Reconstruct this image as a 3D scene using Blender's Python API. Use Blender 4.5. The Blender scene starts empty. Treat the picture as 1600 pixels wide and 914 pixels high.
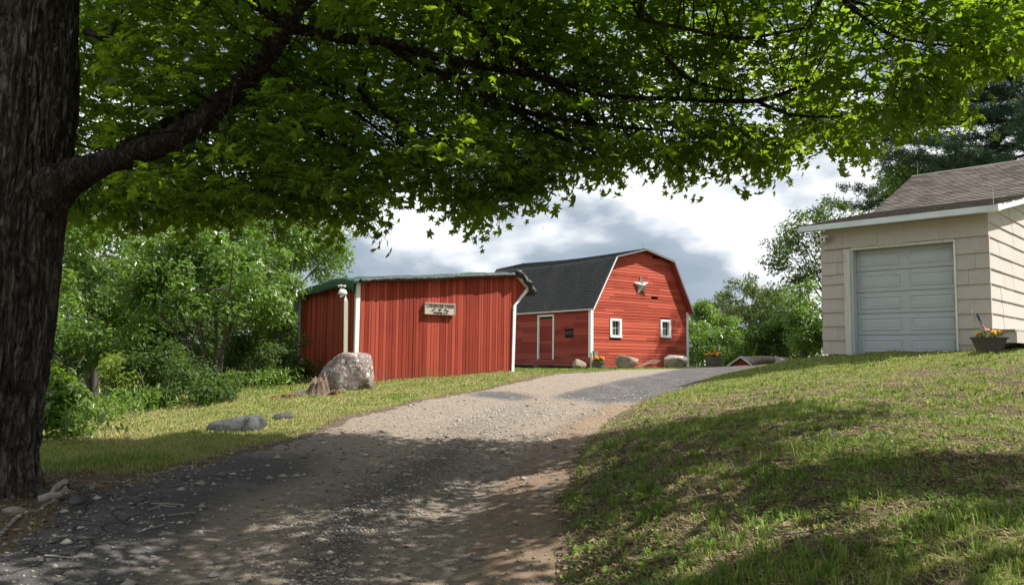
import bpy, math, random
import numpy as np
from mathutils import Matrix, Vector, Euler

random.seed(11)
rng = np.random.default_rng(11)
R_ = math.radians
sc = bpy.context.scene
COL = sc.collection

# ------------------------------------------------------------------ camera
FPX, TH, RO, HC = 1200.0, R_(4.8), R_(0.7), 1.6
CF = np.array([0, math.cos(TH), math.sin(TH)])
_u0 = np.array([0, -math.sin(TH), math.cos(TH)])
_r0 = np.array([1.0, 0, 0])
CR = _r0 * math.cos(RO) + _u0 * math.sin(RO)
CU = _u0 * math.cos(RO) - _r0 * math.sin(RO)
CC = np.array([0, 0, HC])
cam = bpy.data.cameras.new('camera')
cam.sensor_width = 36
cam.lens = 36 * FPX / 1600
cam.clip_end = 6000
cam.clip_start = 0.05
camo = bpy.data.objects.new('camera', cam)
COL.objects.link(camo)
camo.matrix_world = Matrix(((CR[0], CU[0], -CF[0], 0), (CR[1], CU[1], -CF[1], 0), (CR[2], CU[2], -CF[2], HC), (0, 0, 0, 1)))
sc.camera = camo

# ------------------------------------------------------------------ world, sun, exposure
SUN = np.array([0.614, -0.035, 0.788]); SUN /= np.linalg.norm(SUN)
w = bpy.data.worlds.new('World'); sc.world = w; w.use_nodes = True
nt = w.node_tree; nt.nodes.clear()
def wn(t, **k):
    n = nt.nodes.new(t)
    for a, b in k.items(): setattr(n, a, b)
    return n
L = nt.links.new
sky = wn('ShaderNodeTexSky', sky_type='NISHITA', sun_disc=False)
sky.sun_elevation = math.asin(SUN[2]); sky.sun_rotation = math.atan2(SUN[0], SUN[1])
sky.air_density = 1.0; sky.dust_density = 1.2
tc = wn('ShaderNodeTexCoord'); sep = wn('ShaderNodeSeparateXYZ'); L(tc.outputs['Generated'], sep.inputs[0])
zmx = wn('ShaderNodeMath', operation='MAXIMUM'); L(sep.outputs['Z'], zmx.inputs[0]); zmx.inputs[1].default_value = 0.0
zad = wn('ShaderNodeMath', operation='ADD'); L(zmx.outputs[0], zad.inputs[0]); zad.inputs[1].default_value = 0.36
dx = wn('ShaderNodeMath', operation='DIVIDE'); L(sep.outputs['X'], dx.inputs[0]); L(zad.outputs[0], dx.inputs[1])
dy = wn('ShaderNodeMath', operation='DIVIDE'); L(sep.outputs['Y'], dy.inputs[0]); L(zad.outputs[0], dy.inputs[1])
cmb = wn('ShaderNodeCombineXYZ'); L(dx.outputs[0], cmb.inputs[0]); L(dy.outputs[0], cmb.inputs[1]); cmb.inputs[2].default_value = 3.7
def wnoise(scale, detail, rough, off, dist=0.0):
    ad = wn('ShaderNodeVectorMath', operation='ADD'); L(cmb.outputs[0], ad.inputs[0]); ad.inputs[1].default_value = off
    n = wn('ShaderNodeTexNoise'); n.inputs['Scale'].default_value = scale; n.inputs['Detail'].default_value = detail
    n.inputs['Roughness'].default_value = rough; n.inputs['Distortion'].default_value = dist
    L(ad.outputs[0], n.inputs['Vector']); return n.outputs['Fac']
def wramp(fac, stops):
    r = wn('ShaderNodeValToRGB'); cr = r.color_ramp
    while len(cr.elements) < len(stops): cr.elements.new(0.5)
    for e, (p, c) in zip(cr.elements, stops): e.position = p; e.color = (c[0], c[1], c[2], 1)
    L(fac, r.inputs[0]); return r.outputs[0]
def wmix(fac, a, b):
    m = wn('ShaderNodeMix', data_type='RGBA')
    L(fac, m.inputs[0]); 
    for i, v in ((6, a), (7, b)):
        if hasattr(v, 'links'): L(v, m.inputs[i])
        else: m.inputs[i].default_value = (*v, 1)
    return m.outputs[2]
CLOUD_OFF = (5.0, 2.0, 0.0)
cover = wramp(wnoise(1.1, 9, 0.56, CLOUD_OFF, 0.25), [(0.30, (0, 0, 0)), (0.39, (1, 1, 1))])
def wmath(op, a, b, clamp=False):
    m = wn('ShaderNodeMath', operation=op, use_clamp=clamp)
    for i, v in enumerate((a, b)):
        if hasattr(v, 'links'): L(v, m.inputs[i])
        else: m.inputs[i].default_value = v
    return m.outputs[0]
SH = (CLOUD_OFF[0] + 9.3, CLOUD_OFF[1] + 5.5, 1.3)
d0 = wnoise(1.55, 7, 0.52, SH, 0.1); d1 = wnoise(1.55, 4, 0.48, (SH[0] + 0.14, SH[1] - 0.12, 1.3), 0.1)
lit = wmath('ADD', wmath('MULTIPLY', wmath('SUBTRACT', d0, d1), 3.4), wmath('ADD', wmath('MULTIPLY', wmath('SUBTRACT', d0, 0.5), 1.0), 0.60), True)
bright = wramp(lit, [(0.05, (2.35, 2.85, 3.4)), (0.36, (2.88, 3.41, 4.00)), (0.54, (4.71, 5.12, 5.53)), (0.76, (6.94, 7.06, 7.18))])
L_bg = wn('ShaderNodeBackground'); L_bg.inputs['Strength'].default_value = 0.085
L(wmix(cover, sky.outputs[0], bright), L_bg.inputs['Color'])
wo = wn('ShaderNodeOutputWorld'); L(L_bg.outputs[0], wo.inputs['Surface'])

sl = bpy.data.lights.new('sun', 'SUN'); sl.energy = 5.0; sl.angle = R_(0.5); sl.color = (1.0, 0.955, 0.88)
so = bpy.data.objects.new('sun', sl); COL.objects.link(so)
so.rotation_euler = Vector(SUN).to_track_quat('Z', 'Y').to_euler(); so.location = (20, 0, 30)
sc.view_settings.view_transform = 'Standard'; sc.view_settings.look = 'None'
sc.view_settings.exposure = 0.92; sc.view_settings.gamma = 1.0
sc.render.engine = 'CYCLES'
try:
    sc.cycles.max_bounces = 8; sc.cycles.transparent_max_bounces = 8; sc.cycles.use_denoising = True
except Exception: pass

# ------------------------------------------------------------------ helpers
def ray(px, py): return CF + (px - 800) / FPX * CR + (457 - py) / FPX * CU
def at(px, py, Y):                        # the point of the place that the photo shows at this pixel, Y metres away
    r = ray(px, py); return CC + r * (Y / r[1])
def proj(P):
    d = np.asarray(P, float) - CC; z = d @ CF
    return 800 + FPX * (d @ CR) / z, 457 - FPX * (d @ CU) / z
def _hash(ix, iy, iz, seed):
    h = (ix.astype(np.int64) * 374761393 + iy.astype(np.int64) * 668265263 + iz.astype(np.int64) * 1440662683 + seed * 974711) & 0xffffffff
    h = ((h ^ (h >> 13)) * 1274126177) & 0xffffffff
    h = ((h ^ (h >> 15)) * 2246822519) & 0xffffffff
    return ((h ^ (h >> 16)) & 0xffffff) / float(0xffffff)
def vnoise(P, seed=0):
    P = np.asarray(P, float); i = np.floor(P).astype(np.int64); f = P - i; f = f * f * (3 - 2 * f)
    r = 0
    for a in (0, 1):
        for b in (0, 1):
            for c in (0, 1):
                wgt = (f[:, 0] if a else 1 - f[:, 0]) * (f[:, 1] if b else 1 - f[:, 1]) * (f[:, 2] if c else 1 - f[:, 2])
                r = r + wgt * _hash(i[:, 0] + a, i[:, 1] + b, i[:, 2] + c, seed)
    return r
def fbm(P, o=4, seed=0):
    P = np.asarray(P, float); s = 0; a = 0.5; t = 0
    for k in range(o):
        s = s + a * vnoise(P * (2 ** k) + 17.3 * k, seed + k); t += a; a *= 0.5
    return s / t
def n2(x, y, s, o=3, seed=0):
    x = np.asarray(x, float); y = np.asarray(y, float)
    return fbm(np.stack([x.ravel() * s, y.ravel() * s, np.full(x.size, 0.5)], 1), o, seed).reshape(x.shape)
def sstep(a, b, x): t = np.clip((x - a) / (b - a), 0, 1); return t * t * (3 - 2 * t)

def link(o, parent=None):
    COL.objects.link(o)
    if parent is not None: o.parent = parent
    return o
def tag(o, label=None, cat=None, group=None, kind=None):
    if label: o['label'] = label
    if cat: o['category'] = cat
    if group: o['group'] = group
    if kind: o['kind'] = kind
    return o
def empty(name, loc, rz=0):
    o = bpy.data.objects.new(name, None); o.location = loc; o.rotation_euler = (0, 0, rz); o.empty_display_size = 0.2
    return link(o)
def mesh_np(name, V, Fs, mat=None, parent=None, attrs=None, smooth=False):
    me = bpy.data.meshes.new(name); V = np.ascontiguousarray(V, np.float32)
    me.vertices.add(len(V)); me.vertices.foreach_set('co', V.ravel())
    if not isinstance(Fs, list): Fs = [Fs]
    Fs = [np.asarray(f, np.int32) for f in Fs if len(f)]
    idx = np.concatenate([f.ravel() for f in Fs]); starts = []; o = 0
    for f in Fs:
        m, k = f.shape; starts.append(o + np.arange(m) * k); o += m * k
    starts = np.concatenate(starts).astype(np.int32)
    me.loops.add(len(idx)); me.loops.foreach_set('vertex_index', idx)
    me.polygons.add(len(starts)); me.polygons.foreach_set('loop_start', starts)
    if attrs:
        for k, a in attrs.items():
            at_ = me.attributes.new(k, 'FLOAT', 'POINT'); at_.data.foreach_set('value', np.ascontiguousarray(a, np.float32))
    me.update(calc_edges=True); me.validate()
    if smooth: me.polygons.foreach_set('use_smooth', np.ones(len(me.polygons), bool)); me.update()
    if mat: me.materials.append(mat)
    return link(bpy.data.objects.new(name, me), parent)

class MB:
    def __init__(s): s.v = []; s.f = []
    def add(s, vs, fs):
        o = len(s.v); s.v += [tuple(map(float, v)) for v in vs]; s.f += [tuple(i + o for i in f) for f in fs]; return s
    def hexa(s, p):                       # 8 points: bottom ring 0-3, top ring 4-7
        return s.add(p, [(0, 3, 2, 1), (4, 5, 6, 7), (0, 1, 5, 4), (1, 2, 6, 5), (2, 3, 7, 6), (3, 0, 4, 7)])
    def box(s, x0, x1, y0, y1, z0, z1):
        return s.hexa([(x0, y0, z0), (x1, y0, z0), (x1, y1, z0), (x0, y1, z0), (x0, y0, z1), (x1, y0, z1), (x1, y1, z1), (x0, y1, z1)])
    def prism(s, poly, d0, d1, plane='xz'):   # polygon extruded along the third axis
        n = len(poly)
        def P(a, b, d): return {'xz': (a, d, b), 'yz': (d, a, b), 'xy': (a, b, d)}[plane]
        vs = [P(a, b, d0) for a, b in poly] + [P(a, b, d1) for a, b in poly]
        return s.add(vs, [tuple(range(n))[::-1], tuple(range(n, 2 * n))] + [(i, (i + 1) % n, n + (i + 1) % n, n + i) for i in range(n)])
    def tube(s, pts, rad, n=8, jit=0, cap=True):
        pts = [Vector(p) for p in pts]; rings = []; up = Vector((0.13, 0.21, 1)).normalized(); ref = None
        for i, p in enumerate(pts):
            d = (pts[min(i + 1, len(pts) - 1)] - pts[max(i - 1, 0)]).normalized()
            if ref is None: ref = d.cross(up if abs(d.z) < 0.9 else Vector((1, 0.2, 0))).normalized()
            ref = (ref - d * ref.dot(d)).normalized(); b = d.cross(ref)
            r = rad[i] if hasattr(rad, '__len__') else rad
            rings.append([p + (ref * math.cos(2 * math.pi * k / n) + b * math.sin(2 * math.pi * k / n)) * r * (1 + random.uniform(-jit, jit)) for k in range(n)])
        vs = [v for rg in rings for v in rg]; fs = []
        for i in range(len(pts) - 1):
            for k in range(n):
                fs.append((i * n + k, i * n + (k + 1) % n, (i + 1) * n + (k + 1) % n, (i + 1) * n + k))
        if cap: fs += [tuple(range(n))[::-1], tuple(range((len(pts) - 1) * n, len(pts) * n))]
        return s.add(vs, fs)
    def lathe(s, prof, n=16, c=(0, 0, 0), cap=True):
        vs = [(c[0] + r * math.cos(2 * math.pi * k / n), c[1] + r * math.sin(2 * math.pi * k / n), c[2] + z) for r, z in prof for k in range(n)]
        fs = [(i * n + k, i * n + (k + 1) % n, (i + 1) * n + (k + 1) % n, (i + 1) * n + k) for i in range(len(prof) - 1) for k in range(n)]
        if cap: fs += [tuple(range(n))[::-1], tuple(range((len(prof) - 1) * n, len(prof) * n))]
        return s.add(vs, fs)
    def obj(s, name, mat, parent=None, bevel=0.0, smooth=False):
        me = bpy.data.meshes.new(name); me.from_pydata(s.v, [], s.f); me.update()
        if mat: me.materials.append(mat)
        if smooth: me.polygons.foreach_set('use_smooth', np.ones(len(me.polygons), bool))
        o = link(bpy.data.objects.new(name, me), parent)
        if bevel:
            m = o.modifiers.new('bevel', 'BEVEL'); m.width = bevel; m.segments = 2; m.limit_method = 'ANGLE'
        return o

# ------------------------------------------------------------------ materials
class NM:
    def __init__(s, name):
        s.m = bpy.data.materials.new(name); s.m.use_nodes = True; s.t = s.m.node_tree; s.t.nodes.clear()
    def n(s, t, ins=None, **k):
        n = s.t.nodes.new(t)
        for a, b in k.items(): setattr(n, a, b)
        for a, b in (ins or {}).items(): s.put(n.inputs[a], b)
        return n
    def put(s, sock, v):
        if isinstance(v, bpy.types.NodeSocket): s.t.links.new(v, sock)
        elif v is not None:
            if sock.type == 'RGBA' and len(v) == 3: v = (*v, 1)
            sock.default_value = v
    def obc(s, sx=1, sy=1, sz=1, kind='Object'):
        c = s.n('ShaderNodeTexCoord').outputs[kind]
        return s.n('ShaderNodeMapping', {'Vector': c, 'Scale': (sx, sy, sz)}).outputs[0]
    def pos(s, sx=1, sy=1, sz=1):
        return s.n('ShaderNodeMapping', {'Vector': s.n('ShaderNodeNewGeometry').outputs['Position'], 'Scale': (sx, sy, sz)}).outputs[0]
    def shift(s, vec, amt=37.0):          # a different piece of grain for every object
        r = s.n('ShaderNodeObjectInfo').outputs['Random']
        mu = s.math('MULTIPLY', r, amt)
        return s.n('ShaderNodeVectorMath', {0: vec, 1: s.n('ShaderNodeCombineXYZ', {0: mu, 1: mu, 2: mu}).outputs[0]}, operation='ADD').outputs[0]
    def rnd(s): return s.n('ShaderNodeObjectInfo').outputs['Random']
    def attr(s, a): return s.n('ShaderNodeAttribute', attribute_name=a).outputs['Fac']
    def noise(s, vec, scale, detail=4, rough=0.55, dist=0.0):
        return s.n('ShaderNodeTexNoise', {'Vector': vec, 'Scale': scale, 'Detail': detail, 'Roughness': rough, 'Distortion': dist}).outputs['Fac']
    def voro(s, vec, scale, feature='F1', out='Distance', rand=1.0):
        return s.n('ShaderNodeTexVoronoi', {'Vector': vec, 'Scale': scale, 'Randomness': rand}, feature=feature).outputs[out]
    def math(s, op, a, b=None, c=False):
        n = s.n('ShaderNodeMath', operation=op, use_clamp=c); s.put(n.inputs[0], a); s.put(n.inputs[1], b); return n.outputs[0]
    def rng(s, v, a, b, c=0.0, d=1.0):
        return s.n('ShaderNodeMapRange', {'Value': v, 1: a, 2: b, 3: c, 4: d}).outputs[0]
    def ramp(s, fac, stops):
        r = s.n('ShaderNodeValToRGB', {'Fac': fac}); cr = r.color_ramp
        while len(cr.elements) < len(stops): cr.elements.new(0.5)
        for e, (p, c) in zip(cr.elements, stops): e.position = p; e.color = (*c, 1)
        return r.outputs[0]
    def mix(s, f, a, b, mode='MIX'):
        m = s.n('ShaderNodeMix', data_type='RGBA', blend_type=mode); s.put(m.inputs[0], f); s.put(m.inputs[6], a); s.put(m.inputs[7], b); return m.outputs[2]
    def bump(s, h, st=0.5, d=0.02): return s.n('ShaderNodeBump', {'Height': h, 'Strength': st, 'Distance': d}).outputs[0]
    def out(s, col, rough=0.8, bump=None, spec=0.3, metal=0.0):
        p = s.n('ShaderNodeBsdfPrincipled', {'Base Color': col, 'Roughness': rough, 'Metallic': metal, 'Specular IOR Level': spec})
        if bump is not None: s.put(p.inputs['Normal'], bump)
        s.t.links.new(p.outputs[0], s.n('ShaderNodeOutputMaterial').inputs[0]); return s.m

def m_red(name, c1, c2, grain, worn, wear_lo, wear_hi):
    m = NM(name); g = m.shift(m.obc(*grain)); p = m.pos()
    n1 = m.noise(g, 1.0, 6, 0.65); n0 = m.noise(p, 0.9, 4, 0.6); nf = m.noise(g, 4.0, 5, 0.7)
    col = m.mix(m.rng(n1, 0.35, 0.68), c1, c2)
    dark = tuple(c * 0.42 for c in c1)
    col = m.mix(m.math('MULTIPLY', m.rng(nf, 0.48, 0.70), 0.55), col, dark)
    col = m.mix(m.math('MULTIPLY', m.rng(n0, 0.45, 0.75), 0.35), col, dark)
    col = m.mix(m.rng(m.rnd(), 0, 1, 0.0, 0.62), col, m.mix(m.math('GREATER_THAN', m.rnd(), 0.55), tuple(c * 0.6 for c in c1), tuple(min(1, c * 1.25 + 0.02) for c in c2)))
    z = m.n('ShaderNodeSeparateXYZ', {0: p}).outputs[2]
    low = m.rng(z, wear_lo, wear_hi, 1.0, 0.0)
    col = m.mix(m.math('MULTIPLY', m.math('MULTIPLY', low, m.rng(m.noise(p, 4.0, 6, 0.7), 0.42, 0.66)), 0.45), col, (0.09, 0.05, 0.035))
    wr = m.math('GREATER_THAN', m.math('ADD', m.noise(g, 2.2, 6, 0.7), m.math('MULTIPLY', low, 0.16)), 0.705)
    col = m.mix(m.math('MULTIPLY', wr, worn), col, m.mix(n1, (0.30, 0.25, 0.22), (0.16, 0.12, 0.10)))
    return m.out(col, 0.72, m.bump(nf, 0.35, 0.006), 0.25)
def m_paint(name, col, dirt=(0.25, 0.23, 0.2), amt=0.5, grain=(6, 6, 6), rough=0.55):
    m = NM(name); g = m.shift(m.obc(*grain)); n = m.noise(g, 1.0, 6, 0.65); n3 = m.noise(m.pos(), 14, 4, 0.7)
    c = m.mix(m.math('MULTIPLY', m.rng(n, 0.45, 0.75), amt), col, dirt)
    c = m.mix(m.math('MULTIPLY', m.rng(n3, 0.62, 0.72), amt * 0.9), c, dirt)
    return m.out(c, rough, m.bump(n, 0.25, 0.004))
def m_wood(name, c1, c2, grain=(30, 30, 2), rough=0.85):
    m = NM(name); g = m.shift(m.obc(*grain)); n = m.noise(g, 1.0, 6, 0.65, 0.4)
    return m.out(m.ramp(n, [(0.3, c1), (0.7, c2)]), rough, m.bump(n, 0.5, 0.01))
def m_plain(name, col, rough=0.6, var=0.25, scale=20, metal=0.0, bump=0.15):
    m = NM(name); n = m.noise(m.shift(m.obc()), scale, 4, 0.6)
    return m.out(m.mix(m.rng(n, 0.3, 0.75), tuple(min(1, c * (1 + var)) for c in col), tuple(c * (1 - var) for c in col)), rough, m.bump(n, bump, 0.004), 0.4, metal)
def m_rock(name, base, dark, lich=0.5, lc=(0.50, 0.50, 0.44), sc_=1.0):
    m = NM(name); o = m.shift(m.obc(), 11.0); n = m.noise(o, 3.2 * sc_, 8, 0.65, 0.3); nf = m.noise(o, 26 * sc_, 6, 0.7)
    c = m.ramp(n, [(0.30, dark), (0.52, base), (0.75, tuple(min(1, x * 1.35) for x in base))])
    c = m.mix(m.math('MULTIPLY', m.rng(nf, 0.50, 0.70), 0.55), c, dark)
    wob = m.n('ShaderNodeVectorMath', {0: o, 1: m.n('ShaderNodeVectorMath', {0: m.n('ShaderNodeTexNoise', {'Vector': o, 'Scale': 9 * sc_}).outputs['Color'], 'Scale': 0.22}, operation='SCALE').outputs[0]}, operation='ADD').outputs[0]
    v = m.voro(wob, 5.2 * sc_); pick = m.math('GREATER_THAN', m.noise(o, 1.7 * sc_, 3, 0.6), 1.02 - lich)
    spot = m.math('MULTIPLY', m.math('LESS_THAN', v, 0.34), pick)
    v2 = m.voro(wob, 13 * sc_); spot2 = m.math('MULTIPLY', m.math('LESS_THAN', v2, 0.30), m.math('GREATER_THAN', m.noise(o, 2.6 * sc_, 3, 0.6), 1.04 - lich))
    c = m.mix(m.math('MULTIPLY', m.math('MAXIMUM', spot, spot2), m.rng(nf, 0.3, 0.6, 0.35, 0.95)), c, lc)
    h = m.math('ADD', m.math('MULTIPLY', n, 1.0), m.math('MULTIPLY', nf, 0.35))
    return m.out(c, 0.92, m.bump(h, 0.9, 0.04), 0.2)
def m_leaf(name, c1, c2, trans, tr_amt=0.45, gloss=0.22, attr='tint', rough=0.5):
    m = NM(name); a = m.attr(attr); n = m.noise(m.pos(), 0.9, 3, 0.6)
    f = m.math('ADD', m.math('MULTIPLY', a, 0.7), m.math('MULTIPLY', n, 0.45))
    col = m.mix(m.rng(f, 0.15, 0.95), c1, c2)
    d = m.n('ShaderNodeBsdfPrincipled', {'Base Color': col, 'Roughness': rough, 'Specular IOR Level': gloss})
    t = m.n('ShaderNodeBsdfTranslucent', {'Color': m.mix(m.rng(f, 0.15, 0.95), trans, tuple(min(1, x * 1.35) for x in trans))})
    x = m.n('ShaderNodeMixShader', {0: tr_amt, 1: d.outputs[0], 2: t.outputs[0]})
    m.t.links.new(x.outputs[0], m.n('ShaderNodeOutputMaterial').inputs[0]); return m.m
def m_bark(name, c1, c2, c3, s=1.0):
    m = NM(name); o = m.pos(9 * s, 9 * s, 4.5 * s); n = m.noise(o, 1.9, 8, 0.68, 1.1); v = m.rng(m.math('ABSOLUTE', m.math('SUBTRACT', m.noise(m.pos(9 * s, 9 * s, 1.9 * s), 1.5, 6, 0.6, 0.7), 0.5)), 0.0, 0.55); f = m.noise(m.pos(), 40 * s, 5, 0.7)
    c = m.ramp(n, [(0.3, c1), (0.5, c2), (0.72, c3)])
    c = m.mix(m.rng(v, 0.0, 0.16, 0.85, 0.0), c, tuple(x * 0.35 for x in c1))
    c = m.mix(m.math('MULTIPLY', m.rng(m.noise(m.pos(), 3, 5, 0.7), 0.58, 0.72), 0.35), c, (0.13, 0.14, 0.10))
    h = m.math('ADD', m.math('ADD', m.math('MULTIPLY', m.rng(v, 0, 0.2), 1.0), n), m.math('MULTIPLY', f, 0.3))
    return m.out(c, 0.95, m.bump(h, 0.9, 0.035), 0.12)

M = {}
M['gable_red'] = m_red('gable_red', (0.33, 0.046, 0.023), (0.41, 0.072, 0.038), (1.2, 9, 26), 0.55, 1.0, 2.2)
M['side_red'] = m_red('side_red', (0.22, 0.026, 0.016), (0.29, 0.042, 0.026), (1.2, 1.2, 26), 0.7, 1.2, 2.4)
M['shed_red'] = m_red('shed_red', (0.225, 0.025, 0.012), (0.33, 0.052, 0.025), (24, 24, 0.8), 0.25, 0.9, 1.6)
M['white'] = m_paint('white_paint', (0.72, 0.73, 0.73), (0.30, 0.29, 0.27), 0.35)
M['offwhite'] = m_paint('weathered_white', (0.56, 0.55, 0.50), (0.26, 0.24, 0.20), 0.6, (16, 16, 1.5))
M['trimgrey'] = m_paint('grey_trim', (0.19, 0.185, 0.18), (0.2, 0.19, 0.18), 0.6)
M['fascia'] = m_paint('fascia_paint', (0.62, 0.67, 0.70), (0.30, 0.31, 0.31), 0.4, (2, 8, 8))
M['dark'] = m_plain('dark_void', (0.012, 0.010, 0.009), 0.9)
M['black_plaque'] = m_plain('black_painted', (0.02, 0.016, 0.016), 0.6)
M['glass'] = NM('window_glass').out((0.012, 0.016, 0.018), 0.06, None, 0.6)
M['iron'] = m_plain('dull_iron', (0.10, 0.10, 0.10), 0.5, 0.3, 30, 0.8)
M['steel'] = m_plain('galvanised', (0.5, 0.52, 0.53), 0.42, 0.15, 30, 0.9)
M['plastic_white'] = m_plain('white_plastic', (0.74, 0.74, 0.72), 0.4, 0.06)
M['plastic_grey'] = m_plain('grey_plastic', (0.18, 0.185, 0.19), 0.45, 0.1)
M['postwood'] = m_wood('post_wood', (0.40, 0.37, 0.30), (0.60, 0.57, 0.49), (40, 40, 2))
M['greywood'] = m_wood('grey_wood', (0.16, 0.145, 0.125), (0.33, 0.30, 0.26), (30, 30, 3))
M['barrelwood'] = m_wood('barrel_wood', (0.085, 0.07, 0.06), (0.21, 0.18, 0.155), (30, 30, 3))
M['signwood'] = m_wood('sign_wood', (0.27, 0.22, 0.175), (0.50, 0.44, 0.37), (3, 20, 26))
M['letter'] = m_plain('carved_lettering', (0.045, 0.035, 0.030), 0.85)
m = NM('asphalt_barn_roof'); g = m.obc(9, 3.2, 9); n = m.noise(g, 3, 5, 0.7); nb = m.noise(m.obc(0.5, 0.9, 0.5), 1.4, 4, 0.6)
M['barn_roof'] = m.out(m.mix(m.rng(nb, 0.3, 0.7), m.mix(m.rng(n, 0.35, 0.65), (0.030, 0.032, 0.036), (0.075, 0.075, 0.078)), m.mix(m.rng(n, 0.35, 0.65), (0.05, 0.05, 0.053), (0.115, 0.11, 0.108))), 0.9, m.bump(n, 0.4, 0.01))
m = NM('brown_shingle'); g = m.shift(m.obc()); n = m.noise(g, 60, 4, 0.7); nb = m.noise(m.pos(), 1.1, 4, 0.6)
c = m.ramp(m.rnd(), [(0.0, (0.085, 0.070, 0.063)), (0.5, (0.140, 0.118, 0.107)), (1.0, (0.195, 0.170, 0.155))])
c = m.mix(m.math('MULTIPLY', m.rng(n, 0.45, 0.7), 0.5), c, (0.10, 0.08, 0.07))
M['shingle'] = m.out(m.mix(m.math('MULTIPLY', m.rng(nb, 0.5, 0.75), 0.35), c, (0.10, 0.085, 0.075)), 0.92, m.bump(n, 0.4, 0.006), 0.15)
m = NM('mossy_shingle'); g = m.shift(m.obc()); n = m.noise(m.pos(), 7, 6, 0.7); nf = m.noise(m.pos(), 50, 4, 0.7)
c = m.ramp(n, [(0.32, (0.040, 0.034, 0.030)), (0.50, (0.13, 0.112, 0.098)), (0.7, (0.23, 0.20, 0.175))])
M['moss_shingle'] = m.out(m.mix(m.math('MULTIPLY', m.rng(nf, 0.55, 0.7), 0.5), c, (0.11, 0.12, 0.05)), 0.95, m.bump(n, 0.6, 0.02), 0.1)
m = NM('cedar_siding'); g = m.shift(m.obc(55, 55, 1.6)); n = m.noise(g, 1, 4, 0.6); nl = m.noise(m.shift(m.obc()), 3, 4, 0.6)
c = m.mix(m.rng(n, 0.3, 0.7), (0.475, 0.430, 0.395), (0.39, 0.355, 0.325)); c = m.mix(m.math('MULTIPLY', m.rng(nl, 0.5, 0.8), 0.4), c, (0.33, 0.30, 0.265))
c = m.mix(m.rng(m.rnd(), 0, 1, 0, 0.22), c, (0.52, 0.475, 0.44))
M['siding'] = m.out(c, 0.75, m.bump(n, 0.55, 0.006), 0.2)
M['gdoor'] = m_paint('garage_door_paint', (0.42, 0.455, 0.485), (0.33, 0.355, 0.375), 0.45, (3, 3, 3), 0.5)
m = NM('green_tarp'); n = m.noise(m.pos(), 5, 5, 0.6); M['tarp'] = m.out(m.mix(m.rng(n, 0.3, 0.7), (0.008, 0.042, 0.020), (0.016, 0.070, 0.034)), 0.6, m.bump(n, 0.5, 0.03), 0.4)
m = NM('black_tarp_edge'); n = m.noise(m.pos(), 9, 6, 0.65); M['tarp_black'] = m.out(m.mix(m.rng(n, 0.35, 0.7), (0.006, 0.006, 0.007), (0.028, 0.027, 0.029)), 0.45, m.bump(n, 0.9, 0.05), 0.5)
M['boulder'] = m_rock('lichen_boulder', (0.20, 0.158, 0.150), (0.075, 0.056, 0.052), 0.58, (0.48, 0.47, 0.42), 1.3)
M['greyrock'] = m_rock('grey_rock', (0.085, 0.088, 0.088), (0.030, 0.032, 0.033), 0.40, (0.34, 0.34, 0.30), 1.6)
M['palerock'] = m_rock('pale_rock', (0.35, 0.32, 0.285), (0.18, 0.16, 0.14), 0.42, (0.58, 0.56, 0.50), 1.2)
M['brownrock'] = m_rock('brown_rock', (0.25, 0.205, 0.165), (0.12, 0.095, 0.078), 0.46, (0.45, 0.42, 0.36), 1.4)
M['bark'] = m_bark('maple_bark', (0.060, 0.049, 0.042), (0.125, 0.104, 0.090), (0.24, 0.205, 0.182))
M['limb'] = m_bark('limb_bark', (0.038, 0.030, 0.026), (0.075, 0.060, 0.050), (0.145, 0.122, 0.105), 1.6)
M['bark2'] = m_bark('grey_bark', (0.13, 0.11, 0.09), (0.22, 0.195, 0.16), (0.33, 0.29, 0.24), 2.0)
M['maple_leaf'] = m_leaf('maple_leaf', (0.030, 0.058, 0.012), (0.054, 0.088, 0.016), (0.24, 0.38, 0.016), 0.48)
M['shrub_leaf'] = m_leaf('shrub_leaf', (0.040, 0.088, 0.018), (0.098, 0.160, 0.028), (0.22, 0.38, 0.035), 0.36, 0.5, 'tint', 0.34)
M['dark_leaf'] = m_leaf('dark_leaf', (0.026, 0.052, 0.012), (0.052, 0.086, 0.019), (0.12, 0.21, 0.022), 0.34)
M['lime_leaf'] = m_leaf('lime_leaf', (0.074, 0.116, 0.017), (0.130, 0.175, 0.030), (0.28, 0.40, 0.035), 0.36)
M['olive_leaf'] = m_leaf('olive_leaf', (0.060, 0.085, 0.026), (0.098, 0.125, 0.040), (0.15, 0.22, 0.04), 0.30)
M['pine_needle'] = m_leaf('pine_needle', (0.038, 0.074, 0.046), (0.066, 0.114, 0.062), (0.08, 0.15, 0.06), 0.25)
M['pink'] = m_plain('pink_petals', (0.52, 0.25, 0.42), 0.7, 0.3, 60)
M['orange'] = m_plain('orange_petals', (0.80, 0.20, 0.012), 0.7, 0.2, 60)
M['yellow'] = m_plain('yellow_petals', (0.82, 0.42, 0.015), 0.7, 0.15, 60)
M['pot'] = m_plain('planter_plastic', (0.050, 0.044, 0.038), 0.55, 0.25, 12)
M['rot'] = m_wood('rotten_wood', (0.030, 0.019, 0.013), (0.22, 0.155, 0.11), (22, 22, 3))
M['redrot'] = m_wood('red_rotten_chips', (0.14, 0.060, 0.034), (0.34, 0.18, 0.105), (30, 30, 8))
M['greenshed'] = m_plain('green_corrugated', (0.055, 0.085, 0.055), 0.6, 0.2, 6)
M['grayroof'] = m_plain('grey_shingle', (0.24, 0.215, 0.20), 0.9, 0.25, 25)
M['farwhite'] = m_plain('pale_siding', (0.40, 0.43, 0.46), 0.7, 0.08, 6)
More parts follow.
